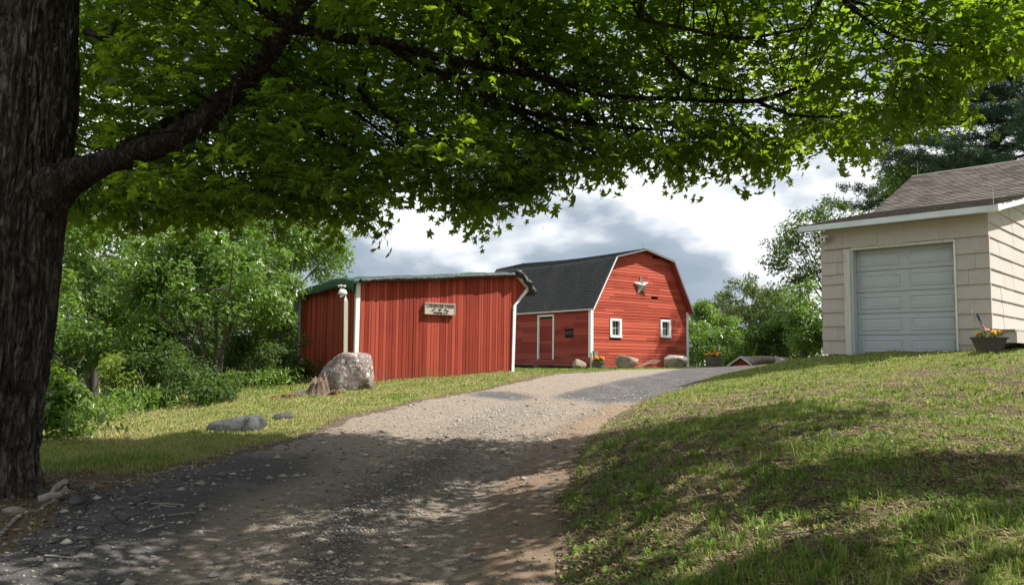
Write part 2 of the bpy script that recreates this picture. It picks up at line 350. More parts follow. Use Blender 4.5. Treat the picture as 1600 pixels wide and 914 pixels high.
# ---- ground: grass soil with dry patches, masks carried by the terrain itself
m = NM('lawn_soil'); p = m.pos(); ga = m.attr('grass'); n1 = m.noise(p, 1.3, 6, 0.65); n2_ = m.noise(p, 7, 7, 0.74); n3 = m.noise(p, 60, 4, 0.7)
gcol = m.mix(m.rng(n1, 0.35, 0.65), (0.165, 0.190, 0.045), (0.270, 0.245, 0.095)); gcol = m.mix(m.math('MULTIPLY', m.rng(n2_, 0.45, 0.7), 0.6), gcol, (0.085, 0.115, 0.028))
dcol = m.mix(m.rng(n2_, 0.35, 0.65), (0.110, 0.078, 0.052), (0.205, 0.152, 0.105)); dcol = m.mix(m.math('MULTIPLY', m.rng(n3, 0.5, 0.72), 0.6), dcol, (0.055, 0.040, 0.027))
mk = m.rng(m.math('ADD', ga, m.math('MULTIPLY', m.math('SUBTRACT', n2_, 0.5), 0.9)), 0.32, 0.62)
c = m.mix(mk, dcol, gcol); c = m.mix(m.math('MULTIPLY', m.rng(n3, 0.35, 0.6, 1, 0), 0.45), c, (0.045, 0.040, 0.020))
M['lawn'] = m.out(c, 0.97, m.bump(m.math('ADD', n2_, m.math('MULTIPLY', n3, 0.7)), 0.8, 0.05), 0.1)
m = NM('driveway_surface'); p = m.pos(); aa = m.attr('asphalt'); sa = m.attr('sand'); gr = m.attr('gravel'); ck = m.attr('cracked')
n1 = m.noise(p, 1.6, 6, 0.65); n2_ = m.noise(p, 11, 6, 0.72); n3 = m.noise(p, 75, 5, 0.75); vs = m.voro(p, 62); vc = m.voro(p, 62, 'F1', 'Color')
dirt = m.mix(m.rng(n2_, 0.35, 0.66), (0.195, 0.158, 0.124), (0.325, 0.272, 0.218)); dirt = m.mix(m.math('MULTIPLY', m.rng(n3, 0.48, 0.7), 0.4), dirt, (0.11, 0.088, 0.070))
asph = m.mix(m.rng(n3, 0.38, 0.66), (0.055, 0.053, 0.055), (0.140, 0.132, 0.128)); asph = m.mix(m.math('MULTIPLY', m.rng(n1, 0.5, 0.7), 0.5), asph, (0.20, 0.18, 0.16))
sand = m.mix(m.rng(n2_, 0.35, 0.66), (0.215, 0.148, 0.098), (0.310, 0.232, 0.165)); sand = m.mix(m.math('MULTIPLY', m.rng(n3, 0.5, 0.7), 0.5), sand, (0.10, 0.068, 0.045))
peb = m.mix(m.n('ShaderNodeSeparateColor', {0: vc}).outputs[0], (0.16, 0.142, 0.125), (0.50, 0.45, 0.40)); peb = m.mix(m.rng(vs, 0.25, 0.55), peb, (0.075, 0.062, 0.053))
wob = m.math('MULTIPLY', m.math('SUBTRACT', n2_, 0.5), 1.1)
def blend(c, mask, col, lo=0.35, hi=0.65): return m.mix(m.rng(m.math('ADD', mask, wob), lo, hi), c, col)
c = blend(dirt, sa, sand); c = blend(c, gr, peb, 0.5, 0.8); c = blend(c, aa, asph)
wv = m.n('ShaderNodeVectorMath', {0: p, 1: m.n('ShaderNodeVectorMath', {0: m.n('ShaderNodeTexNoise', {'Vector': p, 'Scale': 3.5, 'Detail': 5.0}).outputs['Color'], 'Scale': 0.35}, operation='SCALE').outputs[0]}, operation='ADD').outputs[0]
cr = m.math('MULTIPLY', m.rng(m.voro(wv, 2.6, 'DISTANCE_TO_EDGE'), 0.0, 0.035, 1, 0), m.rng(m.math('ADD', ck, wob), 0.45, 0.6))
c = m.mix(m.math('MULTIPLY', cr, 0.9), c, (0.018, 0.015, 0.013))
h = m.math('SUBTRACT', m.math('ADD', m.math('ADD', n2_, m.math('MULTIPLY', n3, 0.8)), m.math('MULTIPLY', m.rng(vs, 0, 0.5, 1, 0), m.math('MULTIPLY', gr, 1.0))), m.math('MULTIPLY', cr, 1.2))
M['road'] = m.out(c, 0.95, m.bump(h, 0.85, 0.035), 0.15)
m = NM('grass_blade'); t = m.attr('tint'); rt = m.attr('root')
c = m.ramp(t, [(0.0, (0.070, 0.140, 0.022)), (0.42, (0.155, 0.255, 0.038)), (0.70, (0.300, 0.325, 0.070)), (1.0, (0.41, 0.325, 0.190))])
d = m.n('ShaderNodeBsdfPrincipled', {'Base Color': c, 'Roughness': 0.6, 'Specular IOR Level': 0.25})
tr = m.n('ShaderNodeBsdfTranslucent', {'Color': m.mix(0.5, c, (0.20, 0.30, 0.03))})
x = m.n('ShaderNodeMixShader', {0: 0.35, 1: d.outputs[0], 2: tr.outputs[0]}); m.t.links.new(x.outputs[0], m.n('ShaderNodeOutputMaterial').inputs[0]); M['blade'] = m.m
m = NM('loose_stone'); t = m.attr('tint'); n = m.noise(m.pos(), 90, 4, 0.6)
M['stone'] = m.out(m.mix(m.math('MULTIPLY', m.rng(n, 0.5, 0.7), 0.4), m.ramp(t, [(0, (0.085, 0.078, 0.072)), (0.5, (0.22, 0.195, 0.17)), (1, (0.46, 0.42, 0.37))]), (0.08, 0.07, 0.06)), 0.9, None, 0.2)

# ------------------------------------------------------------------ terrain
def g_px(px, py, s=0.045):
    r = ray(px, py); return CC + r * (-HC / (r[2] - s * r[1]))
RL = np.array([(-40, -3), (3, -3.2), (4.8, -3.35), (7.1, -3.80), (8.6, -3.29), (10.5, -2.82), (13, -2.50), (15.1, -1.95), (20, 0.03), (24, 1.62), (28, 3.6), (31, 5.3), (34, 9.2), (40, 17), (60, 44), (900, 900)])
RR = np.array([(-40, 0.4), (3, 0.18), (4.8, 0.32), (7.65, 0.52), (9.97, 0.89), (12.5, 1.47), (15.9, 2.65), (21.3, 5.32), (25.7, 7.6), (31.3, 11.0), (36, 16.5), (42, 24), (60, 52), (900, 960)])
def xl(y): return np.interp(y, RL[:, 0], RL[:, 1])
def xr(y): return np.interp(y, RR[:, 0], RR[:, 1])
CP = []
for y in (-30, -12, -4, 0, 3, 5, 7.5, 10, 13, 16, 20, 24):
    for x in (xl(y) + 0.25, xr(y) - 0.2): CP.append((x, y, 0.045 * y if y > -10 else -0.4))
CP += [(3.6, 28, 1.15), (7.5, 28, 1.30), (6, 31.5, 1.16), (10.6, 31.3, 1.42), (14, 34.5, 1.30), (19, 38, 0.95), (30, 44, 0.2)]
for px, py, Y in [(1600, 914, 3.0), (1600, 750, 5.0), (1600, 650, 8.3), (1600, 590, 12.4), (1600, 560, 15.2), (1450, 914, 3.3), (1200, 914, 3.7), (1000, 914, 4.25), (1200, 750, 5.75), (1400, 700, 6.4), (1050, 680, 8.7),
                  (1000, 750, 6.45), (1200, 650, 9.2), (1200, 605, 14.2), (1400, 600, 11.8), (1288, 557, 19.4), (1230, 566, 21), (1480, 551, 17.4), (1545, 547, 16.7), (1350, 554, 18.8), (1100, 660, 10.1), (1100, 620, 14.3),
                  (130, 740, 8.0), (130, 664, 13.6), (200, 648, 15.6), (330, 615, 18.6), (480, 601, 21), (400, 650, 13.3), (330, 685, 11.0), (500, 640, 14.4), (600, 612, 17.6), (554, 600, 20.8), (690, 590, 22.2),
                  (800, 582, 23.4), (466, 580, 25.3), (880, 580, 34), (1000, 577, 31.5), (1072, 574, 39.5), (923, 578, 35.8), (60, 775, 6.9), (1115, 575, 34.5)]:
    CP.append(tuple(at(px, py, Y)))
CP += [(0.25, 40.8, 1.05), (-3, 32, 1.0), (-6, 46, 1.0), (8, 4, 1.05), (12, 8, 1.55), (14, 14, 1.95), (16, 20, 2.0), (20, 26, 2.0), (8, -4, 0.8), (20, -10, 1.5), (-12, 18, -0.1), (-18, 22, -0.7), (-11, 8, -0.1), (-20, 10, -0.9), (-8, 0, -0.2),
       (-20, -10, -1), (10, 50, 0.2), (22, 46, 0.3), (-10, 70, -1), (30, 70, -1.5), (-40, 40, -2), (50, 30, 0.5), (60, 70, -2.5), (-60, -40, -2), (60, -40, 1), (0, -60, -1), (-60, 90, -4), (0, 110, -4), (90, 110, -5), (100, 0, 0), (-100, 0, -4)]
CP = np.array(CP)
def _phi(r2): return 0.5 * r2 * np.log(r2 + 1e-9)
_N = len(CP); _d2 = ((CP[:, None, :2] - CP[None, :, :2]) ** 2).sum(-1)
_A = np.zeros((_N + 3, _N + 3)); _A[:_N, :_N] = _phi(_d2) + np.eye(_N) * 0.7
_A[:_N, _N] = 1; _A[:_N, _N + 1:] = CP[:, :2]; _A[_N, :_N] = 1; _A[_N + 1:, :_N] = CP[:, :2].T
_W = np.linalg.solve(_A, np.concatenate([CP[:, 2], np.zeros(3)]))
def hgt(x, y, fine=True):
    x = np.atleast_1d(np.asarray(x, float)); y = np.atleast_1d(np.asarray(y, float)); sh = x.shape; x = x.ravel(); y = y.ravel()
    z = np.empty_like(x)
    for i in range(0, len(x), 20000):
        q = slice(i, i + 20000); d2 = (x[q, None] - CP[None, :, 0]) ** 2 + (y[q, None] - CP[None, :, 1]) ** 2
        z[q] = _phi(d2) @ _W[:_N] + _W[_N] + _W[_N + 1] * x[q] + _W[_N + 2] * y[q]
    r = np.hypot(x, y); k = sstep(70, 120, r); z = z * (1 - k) - 5 * k
    if fine:
        near = 1 - sstep(30, 60, r); l, rr = xl(y), xr(y); u = (x - l) / np.maximum(rr - l, 0.1)
        onroad = sstep(-0.08, 0.06, u) * (1 - sstep(0.94, 1.08, u))
        rut = -0.045 * (np.exp(-((u - 0.34) / 0.09) ** 2) + np.exp(-((u - 0.80) / 0.09) ** 2)) + 0.02 * np.exp(-((u - 0.57) / 0.12) ** 2)
        rut = rut * (1 - sstep(15, 20, y))
        z = z + near * (onroad * rut + (1 - onroad) * (0.15 * (n2(x, y, 1.1, 3, 3) - 0.5) + 0.085 * (n2(x, y, 3.6, 2, 5) - 0.5)) + 0.05 * (n2(x, y, 2.0, 3, 7) - 0.5) * onroad + 0.014 * (n2(x, y, 9.0, 2, 9) - 0.5))
        z = z - near * 0.05 * np.exp(-((u - 1.0) / 0.07) ** 2) * (1 - sstep(14, 18, y))
    return z.reshape(sh)
def hz(x, y): return float(hgt(x, y)[0])
def grow(a, b, s, g, n): 
    o = [b]; 
    for i in range(n): s *= g; o.append(o[-1] + s)
    return o
fx = np.arange(-8, 11.001, 0.1); fy = np.arange(2.0, 27.001, 0.1)
gx = np.concatenate([-np.array(grow(0, 8, 0.1, 1.13, 55))[:0:-1], fx, np.array(grow(0, fx[-1], 0.1, 1.13, 55))[1:]])
gy = np.concatenate([2.0 - (np.array(grow(0, 0, 0.1, 1.22, 36))[:0:-1]), fy, np.array(grow(0, fy[-1], 0.1, 1.10, 70))[1:]])
X, Y = np.meshgrid(gx, gy); Z = hgt(X, Y)
def masks(x, y):
    l, r = xl(y), xr(y); wv = 0.35 * (n2(x, y, 1.7, 3, 21) - 0.5) + 0.18 * (n2(x, y, 6, 2, 23) - 0.5)
    dl, dr = l - x, x - r; d = np.maximum(dl, dr) + wv
    grass = sstep(-0.05, 0.75, d)
    bank = sstep(0, 0.4, dr) * (1 - sstep(13, 17, y)) * sstep(3, 5, y + 2)
    bare = bank * sstep(0.38, 0.60, 0.45 * n2(x, y, 0.8, 4, 31) + 0.55 * n2(x, y, 3.6, 3, 33)) * 0.92 + bank * 0.30
    under = np.exp(-(((x + 4.2) / 1.5) ** 2 + ((y - 6.2) / 1.7) ** 2)); shade = sstep(0, .3, dl) * (1 - sstep(7.5, 8.6, y))
    grass = grass * (1 - np.clip(bare + 0.85 * under + 0.75 * shade, 0, 0.95))
    return grass, d
GR, DD = masks(X, Y)
nx, ny = len(gx), len(gy); ii = (np.arange(ny - 1)[:, None] * nx + np.arange(nx - 1)[None]).ravel()
quads = np.stack([ii, ii + 1, ii + 1 + nx, ii + nx], 1)
dq = DD.ravel()[quads].mean(1); cy = Y.ravel()[quads].mean(1)
isroad = (dq < 0.0) & (cy > -15) & (cy < 60)
U_ = (X - xl(Y)) / np.maximum(xr(Y) - xl(Y), 0.1)
asph = np.maximum(sstep(15.2, 18.5, Y + (U_ - 0.5) * 2.0) * sstep(0.30, 0.55, U_) , 0.85 * (1 - sstep(0.16, 0.44, U_)) * (1 - sstep(8.0, 11.0, Y)))
asph = np.maximum(asph, 0.9 * np.exp(-(((X + 0.2) / 0.9) ** 2 + ((Y - 17.3) / 1.0) ** 2)))
cracked = sstep(0.45, 0.25, U_) * 0 + (1 - sstep(0.08, 0.26, U_)) * (1 - sstep(7.0, 9.5, Y))
sand = sstep(0.72, 0.95, U_) * (1 - sstep(14.5, 17.5, Y))
gravel = 0.8 * np.exp(-((U_ - 0.58) / 0.10) ** 2) * (1 - sstep(9, 12, Y)) + 0.35 * np.exp(-((Y - 13.5) / 2.4) ** 2) * np.exp(-((U_ - 0.55) / 0.35) ** 2)
used = lambda F: (lambda u: (u, np.searchsorted(u, F)))(np.unique(F))
VV = np.stack([X.ravel(), Y.ravel(), Z.ravel()], 1)
u, Fq = used(quads[~isroad]); gnd = mesh_np('ground', VV[u], Fq, M['lawn'], None, {'grass': GR.ravel()[u]}, True); tag(gnd, kind='structure')
u, Fq = used(quads[isroad]); road = mesh_np('driveway', VV[u], Fq, M['road'], None, {'asphalt': asph.ravel()[u], 'sand': sand.ravel()[u], 'gravel': gravel.ravel()[u], 'cracked': cracked.ravel()[u]}, True); tag(road, kind='structure')

# ------------------------------------------------------------------ scatter: grass, gravel
def in_view(x, y, z, m=60):
    P = np.stack([x, y, z], 1); d = P - CC; zz = d @ CF
    px = 800 + FPX * (d @ CR) / zz; py = 457 - FPX * (d @ CU) / zz
    return (zz > 0.5) & (px > -m) & (px < 1600 + m) & (py < 914 + m * 2), px, py
def blades(n, xr_, yr_, pw, cond, hscale, wscale, dry, seed):
    r = np.random.default_rng(seed)
    y = yr_[0] * (yr_[1] / yr_[0]) ** (r.random(n) ** pw); x = xr_[0] + (xr_[1] - xr_[0]) * r.random(n)
    x = x * 1.0
    g, d = masks(x, y); z = hgt(x, y); v, px, py = in_view(x, y, z); keep = v & (r.random(n) < np.clip(g * 1.15, 0.02, 1)) & cond(x, y) & (d > 0.02)
    x, y, z, g = x[keep], y[keep], z[keep], g[keep]; k = len(x)
    patch = n2(x, y, 0.9, 3, 41); tuft = n2(x, y, 5.0, 2, 43)
    h = hscale(y) * (0.45 + 1.1 * r.random(k)) * (0.45 + 1.2 * tuft); wd = wscale(y) * (0.6 + 0.8 * r.random(k))
    a = r.random(k) * 2 * np.pi; lean = h * (0.25 + 0.8 * r.random(k)); b = a + np.pi / 2 + r.normal(0, .5, k)
    sx, sy = np.cos(a) * wd / 2, np.sin(a) * wd / 2; lx, ly = np.cos(b) * lean, np.sin(b) * lean
    P = np.zeros((k, 5, 3))
    P[:, 0] = np.stack([x - sx, y - sy, z - 0.01], 1); P[:, 1] = np.stack([x + sx, y + sy, z - 0.01], 1)
    P[:, 2] = np.stack([x + sx * .8 + lx * .35, y + sy * .8 + ly * .35, z + h * .65], 1); P[:, 3] = np.stack([x - sx * .8 + lx * .35, y - sy * .8 + ly * .35, z + h * .65], 1)
    P[:, 4] = np.stack([x + lx, y + ly, z + h], 1)
    t = np.clip(dry + 1.1 * (patch - 0.5) + 0.33 * r.normal(0, 1, k), 0, 1)
    o = np.arange(k)[:, None] * 5
    return P.reshape(-1, 3), o + np.array([[0, 1, 2, 3]]), o + np.array([[3, 2, 4]]), np.repeat(t, 5)
def join(bl):
    V, Q, T, A = [], [], [], []; o = 0
    for v, q, t, a in bl: V.append(v); Q.append(q + o); T.append(t + o); A.append(a); o += len(v)
    return np.concatenate(V), [np.concatenate(Q), np.concatenate(T)], {'tint': np.concatenate(A)}
right = lambda x, y: x > xr(y) - 0.1
left = lambda x, y: x < xl(y) + 0.1
notb = lambda x, y: ~((x > 7.6) & ((x - 8) + (y - 19.6) > -0.1) & (y > 14))
bl = [blades(210000, (0.0, 11), (3.0, 10), 1.0, right, lambda y: 0.026 + 0 * y, lambda y: 0.0040 + 0.0005 * y, 0.50, 51),
      blades(150000, (0.5, 16), (9, 26), 1.0, lambda x, y: right(x, y) & notb(x, y), lambda y: 0.034 + 0 * y, lambda y: 0.0070 + 0.0005 * y, 0.54, 52),
      blades(230000, (-12, 2.5), (7.0, 26), 1.0, left, lambda y: 0.030 + 0 * y, lambda y: 0.005 + 0.0006 * y, 0.78, 53),
      blades(40000, (-8, -2.5), (3.0, 9), 1.0, left, lambda y: 0.06 + 0 * y, lambda y: 0.007 + 0 * y, 0.25, 54),
      blades(30000, (-3, 12), (24, 36), 1.0, lambda x, y: left(x, y) & ((x - 3.7) * -0.588 + (y - 36) * 0.81 < -0.1), lambda y: 0.05 + 0 * y, lambda y: 0.02 + 0 * y, 0.4, 55)]
# taller tufts along the bank and the road's grassy edge
bl.append(blades(9000, (0.1, 3.2), (3.2, 9), 1.0, lambda x, y: right(x, y) & (n2(x, y, 1.9, 2, 61) > 0.60), lambda y: 0.080 + 0 * y, lambda y: 0.006 + 0 * y, 0.22, 56))
bl.append(blades(12000, (1.5, 9), (3.2, 12), 1.0, lambda x, y: right(x, y) & (n2(x, y, 1.9, 2, 63) > 0.64), lambda y: 0.065 + 0 * y, lambda y: 0.006 + 0 * y, 0.34, 57))
def tufts(n, place, lo, hi, dry, seed, wd0=.0035):
    r = np.random.default_rng(seed); cx, cy = place(r, n); g, d = masks(cx, cy); v, _, _ = in_view(cx, cy, hgt(cx, cy, False)); k_ = v & (d > .05) & (r.random(n) < sstep(.05, .9, d) + .15) & (r.random(n) < .35 + .65 * g); cx, cy = cx[k_], cy[k_]; nb = r.integers(8, 26, len(cx)); hh = np.repeat(r.uniform(lo, hi, len(cx)), nb); tn = np.repeat(np.clip(r.normal(dry, .2, len(cx)), 0, 1), nb)
    x0, y0 = np.repeat(cx, nb), np.repeat(cy, nb); k = len(x0); a = r.random(k) * 6.28; q = .022 * r.random(k); x = x0 + q * np.cos(a); y = y0 + q * np.sin(a); z = hgt(x, y); h = hh * (.5 + .7 * r.random(k)); ln = h * (.2 + .9 * r.random(k)); wd = wd0 * (.7 + .7 * r.random(k)) * (1 + .06 * y)
    sx, sy = -np.sin(a) * wd / 2, np.cos(a) * wd / 2; lx, ly = np.cos(a) * ln, np.sin(a) * ln; P = np.zeros((k, 5, 3))
    P[:, 0] = np.stack([x - sx, y - sy, z - .01], 1); P[:, 1] = np.stack([x + sx, y + sy, z - .01], 1); P[:, 2] = np.stack([x + sx * .9 + lx * .4, y + sy * .9 + ly * .4, z + h * .75], 1); P[:, 3] = np.stack([x - sx * .9 + lx * .4, y - sy * .9 + ly * .4, z + h * .75], 1); P[:, 4] = np.stack([x + lx, y + ly, z + h * (.95 - .25 * r.random(k))], 1)
    o = np.arange(k)[:, None] * 5; return P.reshape(-1, 3), o + np.array([[0, 1, 2, 3]]), o + np.array([[3, 2, 4]]), np.repeat(np.clip(tn + r.normal(0, .1, k), 0, 1), 5)
def bank_place(y0, y1, spread):
    def f(r, n): y = y0 * (y1 / y0) ** r.random(n); return xr(y) + spread * r.random(n) ** 1.3, y
    return f
bl.append(tufts(1100, bank_place(3.3, 11, 5.5), .035, .09, .42, 81)); bl.append(tufts(420, bank_place(3.3, 9, 1.6), .05, .11, .28, 82)); bl.append(tufts(700, bank_place(9, 17, 8), .05, .09, .5, 83, .005))
def broad(n, place, seed):                      # clover and other low round leaves in the turf
    r = np.random.default_rng(seed); cx, cy = place(r, n); g, d = masks(cx, cy); v, _, _ = in_view(cx, cy, hgt(cx, cy, False)); ok = v & (d > .05) & (n2(cx, cy, 1.5, 2, 85) > .5); cx, cy = cx[ok], cy[ok]; m_ = 5; x = np.repeat(cx, m_) + r.normal(0, .03, len(cx) * m_); y = np.repeat(cy, m_) + r.normal(0, .03, len(cx) * m_); z = hgt(x, y) + r.uniform(.012, .05, len(x)); k = len(x); s = r.uniform(.006, .015, k); a = r.random(k) * 6.28; ca, sa_ = np.cos(a), np.sin(a); t = r.normal(0, .4, (k, 2)); P = np.zeros((k, 5, 3))
    for i, (u_, w_) in enumerate(((-.2, -1), (.75, -.45), (.75, .5), (-.2, 1), (-1, 0))): P[:, i] = np.stack([x + s * (u_ * ca - w_ * sa_), y + s * (u_ * sa_ + w_ * ca), z + s * (u_ * t[:, 0] + w_ * t[:, 1])], 1)
    o = np.arange(k)[:, None] * 5; return P.reshape(-1, 3), o + np.array([[0, 1, 2, 3]]), o + np.array([[3, 4, 0]]), np.repeat(np.clip(r.normal(.28, .14, k), 0, 1), 5)
def thatch(n, seed):                           # dead straw lying flat between the tufts
    r = np.random.default_rng(seed); y = 3.2 * (15 / 3.2) ** r.random(n); x = xr(y) + 6.5 * r.random(n); g, d = masks(x, y); z = hgt(x, y); v, _, _ = in_view(x, y, z); k_ = v & (d > .08) & (r.random(n) < 1.05 - g * .75); x, y, z = x[k_], y[k_], z[k_]; k = len(x); a = r.random(k) * 6.28; l = .07 * (.4 + r.random(k)); wd = (.0022 + .0004 * y) * (.7 + .6 * r.random(k)); ca, sa_ = np.cos(a), np.sin(a); P = np.zeros((k, 3, 3)); h0, h1 = r.uniform(.0, .012, k), r.uniform(.0, .035, k)
    P[:, 0] = np.stack([x - sa_ * wd, y + ca * wd, z + h0], 1); P[:, 1] = np.stack([x + sa_ * wd, y - ca * wd, z + h0], 1); P[:, 2] = np.stack([x + ca * l, y + sa_ * l, z + h1], 1)
    o = np.arange(k)[:, None] * 3; return P.reshape(-1, 3), np.zeros((0, 4), int), o + np.array([[0, 1, 2]]), np.repeat(np.clip(r.normal(.9, .10, k), .7, 1), 3)
bl.append(thatch(65000, 91))
bl.append(broad(3400, bank_place(3.3, 12, 5), 87))
V, Fs, A = join(bl); tag(mesh_np('grass', V, Fs, M['blade'], None, A), kind='stuff')

def stones(n, size, place, tint, seed):
    r = np.random.default_rng(seed); x, y = place(r, n); z = hgt(x, y); v, _, _ = in_view(x, y, z); x, y, z = x[v], y[v], z[v]; k = len(x)
    base = np.array([[1, 0, 0], [0.35, 0.9, 0.1], [-0.75, 0.6, -0.05], [-0.8, -0.5, 0.1], [0.3, -0.95, 0], [0.1, 0.05, 0.75], [0, 0, -0.5]])
    F = np.array([[0, 1, 5], [1, 2, 5], [2, 3, 5], [3, 4, 5], [4, 0, 5], [1, 0, 6], [2, 1, 6], [3, 2, 6], [4, 3, 6], [0, 4, 6]])
    s = size * (0.4 + r.random(k) ** 3 * 2.2); a = r.random(k) * 6.28; B = base[None] * (1 + r.normal(0, 0.18, (k, 7, 3))); B[:, :, 2] *= (0.55 + 0.4 * r.random(k))[:, None]
    ca, sa_ = np.cos(a)[:, None], np.sin(a)[:, None]
    P = np.stack([x[:, None] + s[:, None] * (B[:, :, 0] * ca - B[:, :, 1] * sa_), y[:, None] + s[:, None] * (B[:, :, 0] * sa_ + B[:, :, 1] * ca) * 0.9, z[:, None] + s[:, None] * (B[:, :, 2] + 0.12)], 2)
    return P.reshape(-1, 3), (np.arange(k)[:, None, None] * 7 + F[None]).reshape(-1, 3), np.repeat(np.clip(r.normal(tint, 0.22, k), 0, 1), 7)
def on_road(y0, y1, u0, u1, pw=1.0):
    def f(r, n):
        y = y0 * (y1 / y0) ** (r.random(n) ** pw); u = u0 + (u1 - u0) * r.random(n); return xl(y) + u * (xr(y) - xl(y)), y
    return f
def gauss_road(yc, ys, uc, us):
    def f(r, n): y = np.clip(r.normal(yc, ys, n), 3.2, 26); u = np.clip(r.normal(uc, us, n), -0.05, 1.1); return xl(y) + u * (xr(y) - xl(y)), y
    return f
st = [stones(11000, 0.0078, on_road(3.6, 12, -0.05, 1.02), 0.40, 71), stones(9000, 0.0085, gauss_road(7.5, 2.6, 0.58, 0.10), 0.45, 72), stones(6000, 0.010, gauss_road(13.6, 1.7, 0.55, 0.24), 0.85, 73),
      stones(500, 0.024, on_road(4, 17, 0.0, 1.0), 0.62, 74), stones(3500, 0.010, on_road(13, 24, 0, 1), 0.85, 75), stones(2500, 0.012, gauss_road(7.5, 2, -0.12, 0.14), 0.4, 76)]
V, F, A = [], [], []; o = 0
for v, f, a in st: V.append(v); F.append(f + o); A.append(a); o += len(v)
tag(mesh_np('gravel', np.concatenate(V), np.concatenate(F), M['stone'], None, {'tint': np.concatenate(A)}), kind='stuff')

# dead leaves and thatch lying on the bare parts of the bank and under the maple
r = np.random.default_rng(77); n = 70000
y = 3.2 * (13 / 3.2) ** r.random(n); x = r.uniform(-4.8, 9, n); g, d = masks(x, y); v, _, _ = in_view(x, y, hgt(x, y, False)); k = v & (d > -.05) & ((x > xr(y) - .15) | (y < 8.2)) & (r.random(n) < (1 - g) * .9 + .06)
x, y, g = x[k], y[k], g[k]; z = hgt(x, y); k = len(x); a = r.random(k) * 6.28; l = .011 * (.4 + r.random(k) ** 2 * 1.6); wd = l * (.12 + .5 * r.random(k)); zz = r.uniform(0.002, .016, k)
ca, sa_ = np.cos(a), np.sin(a); P = np.zeros((k, 4, 3))
for q, (i, j) in enumerate(((-1, -1), (1, -1), (1, 1), (-1, 1))): P[:, q] = np.stack([x + ca * i * l - sa_ * j * wd, y + sa_ * i * l + ca * j * wd, z + zz + r.normal(0, .005, k)], 1)
m = NM('dead_leaf'); M['litter'] = m.out(m.ramp(m.attr('tint'), [(0, (0.040, 0.026, 0.016)), (.5, (0.14, 0.095, 0.060)), (1, (0.34, 0.25, 0.16))]), .9)
tag(mesh_np('leaf_litter', P.reshape(-1, 3), np.arange(4 * k).reshape(-1, 4), M['litter'], None, {'tint': np.repeat(r.random(k), 4)}), kind='stuff')

# ------------------------------------------------------------------ red barn with gambrel roof
def part(mb, name, mat, parent, **k): return mb.obj(name, mat, parent, **k)
BZ = 1.07
barn = tag(empty('barn', (3.716, 36.0, BZ), R_(36)), 'red clapboard barn with a gambrel roof, black shingles and a star on its gable', 'barn')
BL = 9.6                                    # length
GAB = [(0.0, 2.87), (1.38, 5.36), (3.38, 5.88), (5.38, 5.44), (6.70, 2.98)]
def gab_x(z):                                # left and right edge of the gable at a height
    if z <= 2.87: a = 0.0
    elif z <= 5.36: a = 1.38 * (z - 2.87) / 2.49
    else: a = 1.38 + 2.0 * (z - 5.36) / 0.52
    if z <= 2.98: b = 6.70
    elif z <= 5.44: b = 6.70 - 1.32 * (z - 2.98) / 2.46
    else: b = 5.38 - 2.0 * (z - 5.44) / 0.44
    return a, b
core = MB(); g2 = [(0.05, -0.5), (6.65, -0.5)] + [(min(max(x, 0.05), 6.65) , z - 0.05) for x, z in GAB[::-1]]
core.prism(g2, 0.30, BL); part(core, 'wall_core', M['dark'], barn)
WIN = [(1.20, 1.52, 0.76, 0.92), (4.66, 1.60, 0.76, 0.92)]
def subtract(iv, cuts):
    out = [iv]
    for a, b in cuts:
        nx_ = []
        for p, q in out:
            if b <= p or a >= q: nx_.append((p, q)); continue
            if a > p: nx_.append((p, a))
            if b < q: nx_.append((b, q))
        out = nx_
    return [(p, q) for p, q in out if q - p > 0.02]
EX = 0.148
def clap(name, mat, parent, x0, x1, z0, z1, x0t=None, x1t=None, side=False, proud=0.020):
    x0t = x0 if x0t is None else x0t; x1t = x1 if x1t is None else x1t; j = random.uniform(-0.004, 0.004); lo, hi = -proud + j, -0.006 + j
    z0 -= random.uniform(0, 0.006)
    pts = [(x0, lo, z0), (x1, lo, z0), (x1, 0.3 if not side else 0.05, z0), (x0, 0.3 if not side else 0.05, z0), (x0t, hi, z1), (x1t, hi, z1), (x1t, 0.3 if not side else 0.05, z1), (x0t, 0.3 if not side else 0.05, z1)]
    if side: pts = [(b, a, c) for a, b, c in pts]; pts = [pts[i] for i in (3, 2, 1, 0, 7, 6, 5, 4)]; 
    return MB().hexa(pts).obj(name, mat, parent)
z = 0.10
while z < 5.86:
    z1 = min(z + EX, 5.865); a0, b0 = gab_x(z); a1, b1 = gab_x(z1)
    cuts = []
    for wx, wz, ww, wh in WIN:
        if z1 > wz + 0.02 and z < wz + wh - 0.02: cuts.append((wx + 0.01, wx + ww - 0.01))
    if 3.62 < z1 < 3.80: cuts.append((4.02, 4.52))
    js = sorted(random.uniform(0.8, 5.9) for _ in range(random.choice((1, 1, 2)))) 
    for jx in js: cuts.append((jx - 0.003, jx + 0.003))
    iv = subtract((a0, b0), cuts)
    for p, q in iv:
        pt = a1 if p == a0 else p; qt = b1 if q == b0 else q
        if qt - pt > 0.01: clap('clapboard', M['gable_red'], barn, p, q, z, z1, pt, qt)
    z += EX
for a_, b_, c_, d_ in ((4.02, 4.10, 3.70, 3.79), (4.16, 4.22, 3.74, 3.79), (4.30, 4.40, 3.75, 3.80), (4.44, 4.52, 3.66, 3.80), (4.24, 4.34, 3.64, 3.68)):
    MB().prism([(a_, d_), (b_, d_), ((a_ + b_) / 2 + random.uniform(-.03, .03), c_)], -.016, -.004).obj('splintered_board', M['gable_red'], barn)
DOOR = (2.70, 4.02, 0.44, 2.58)              # along the side wall: y0, y1, z0, z1
z = 0.30
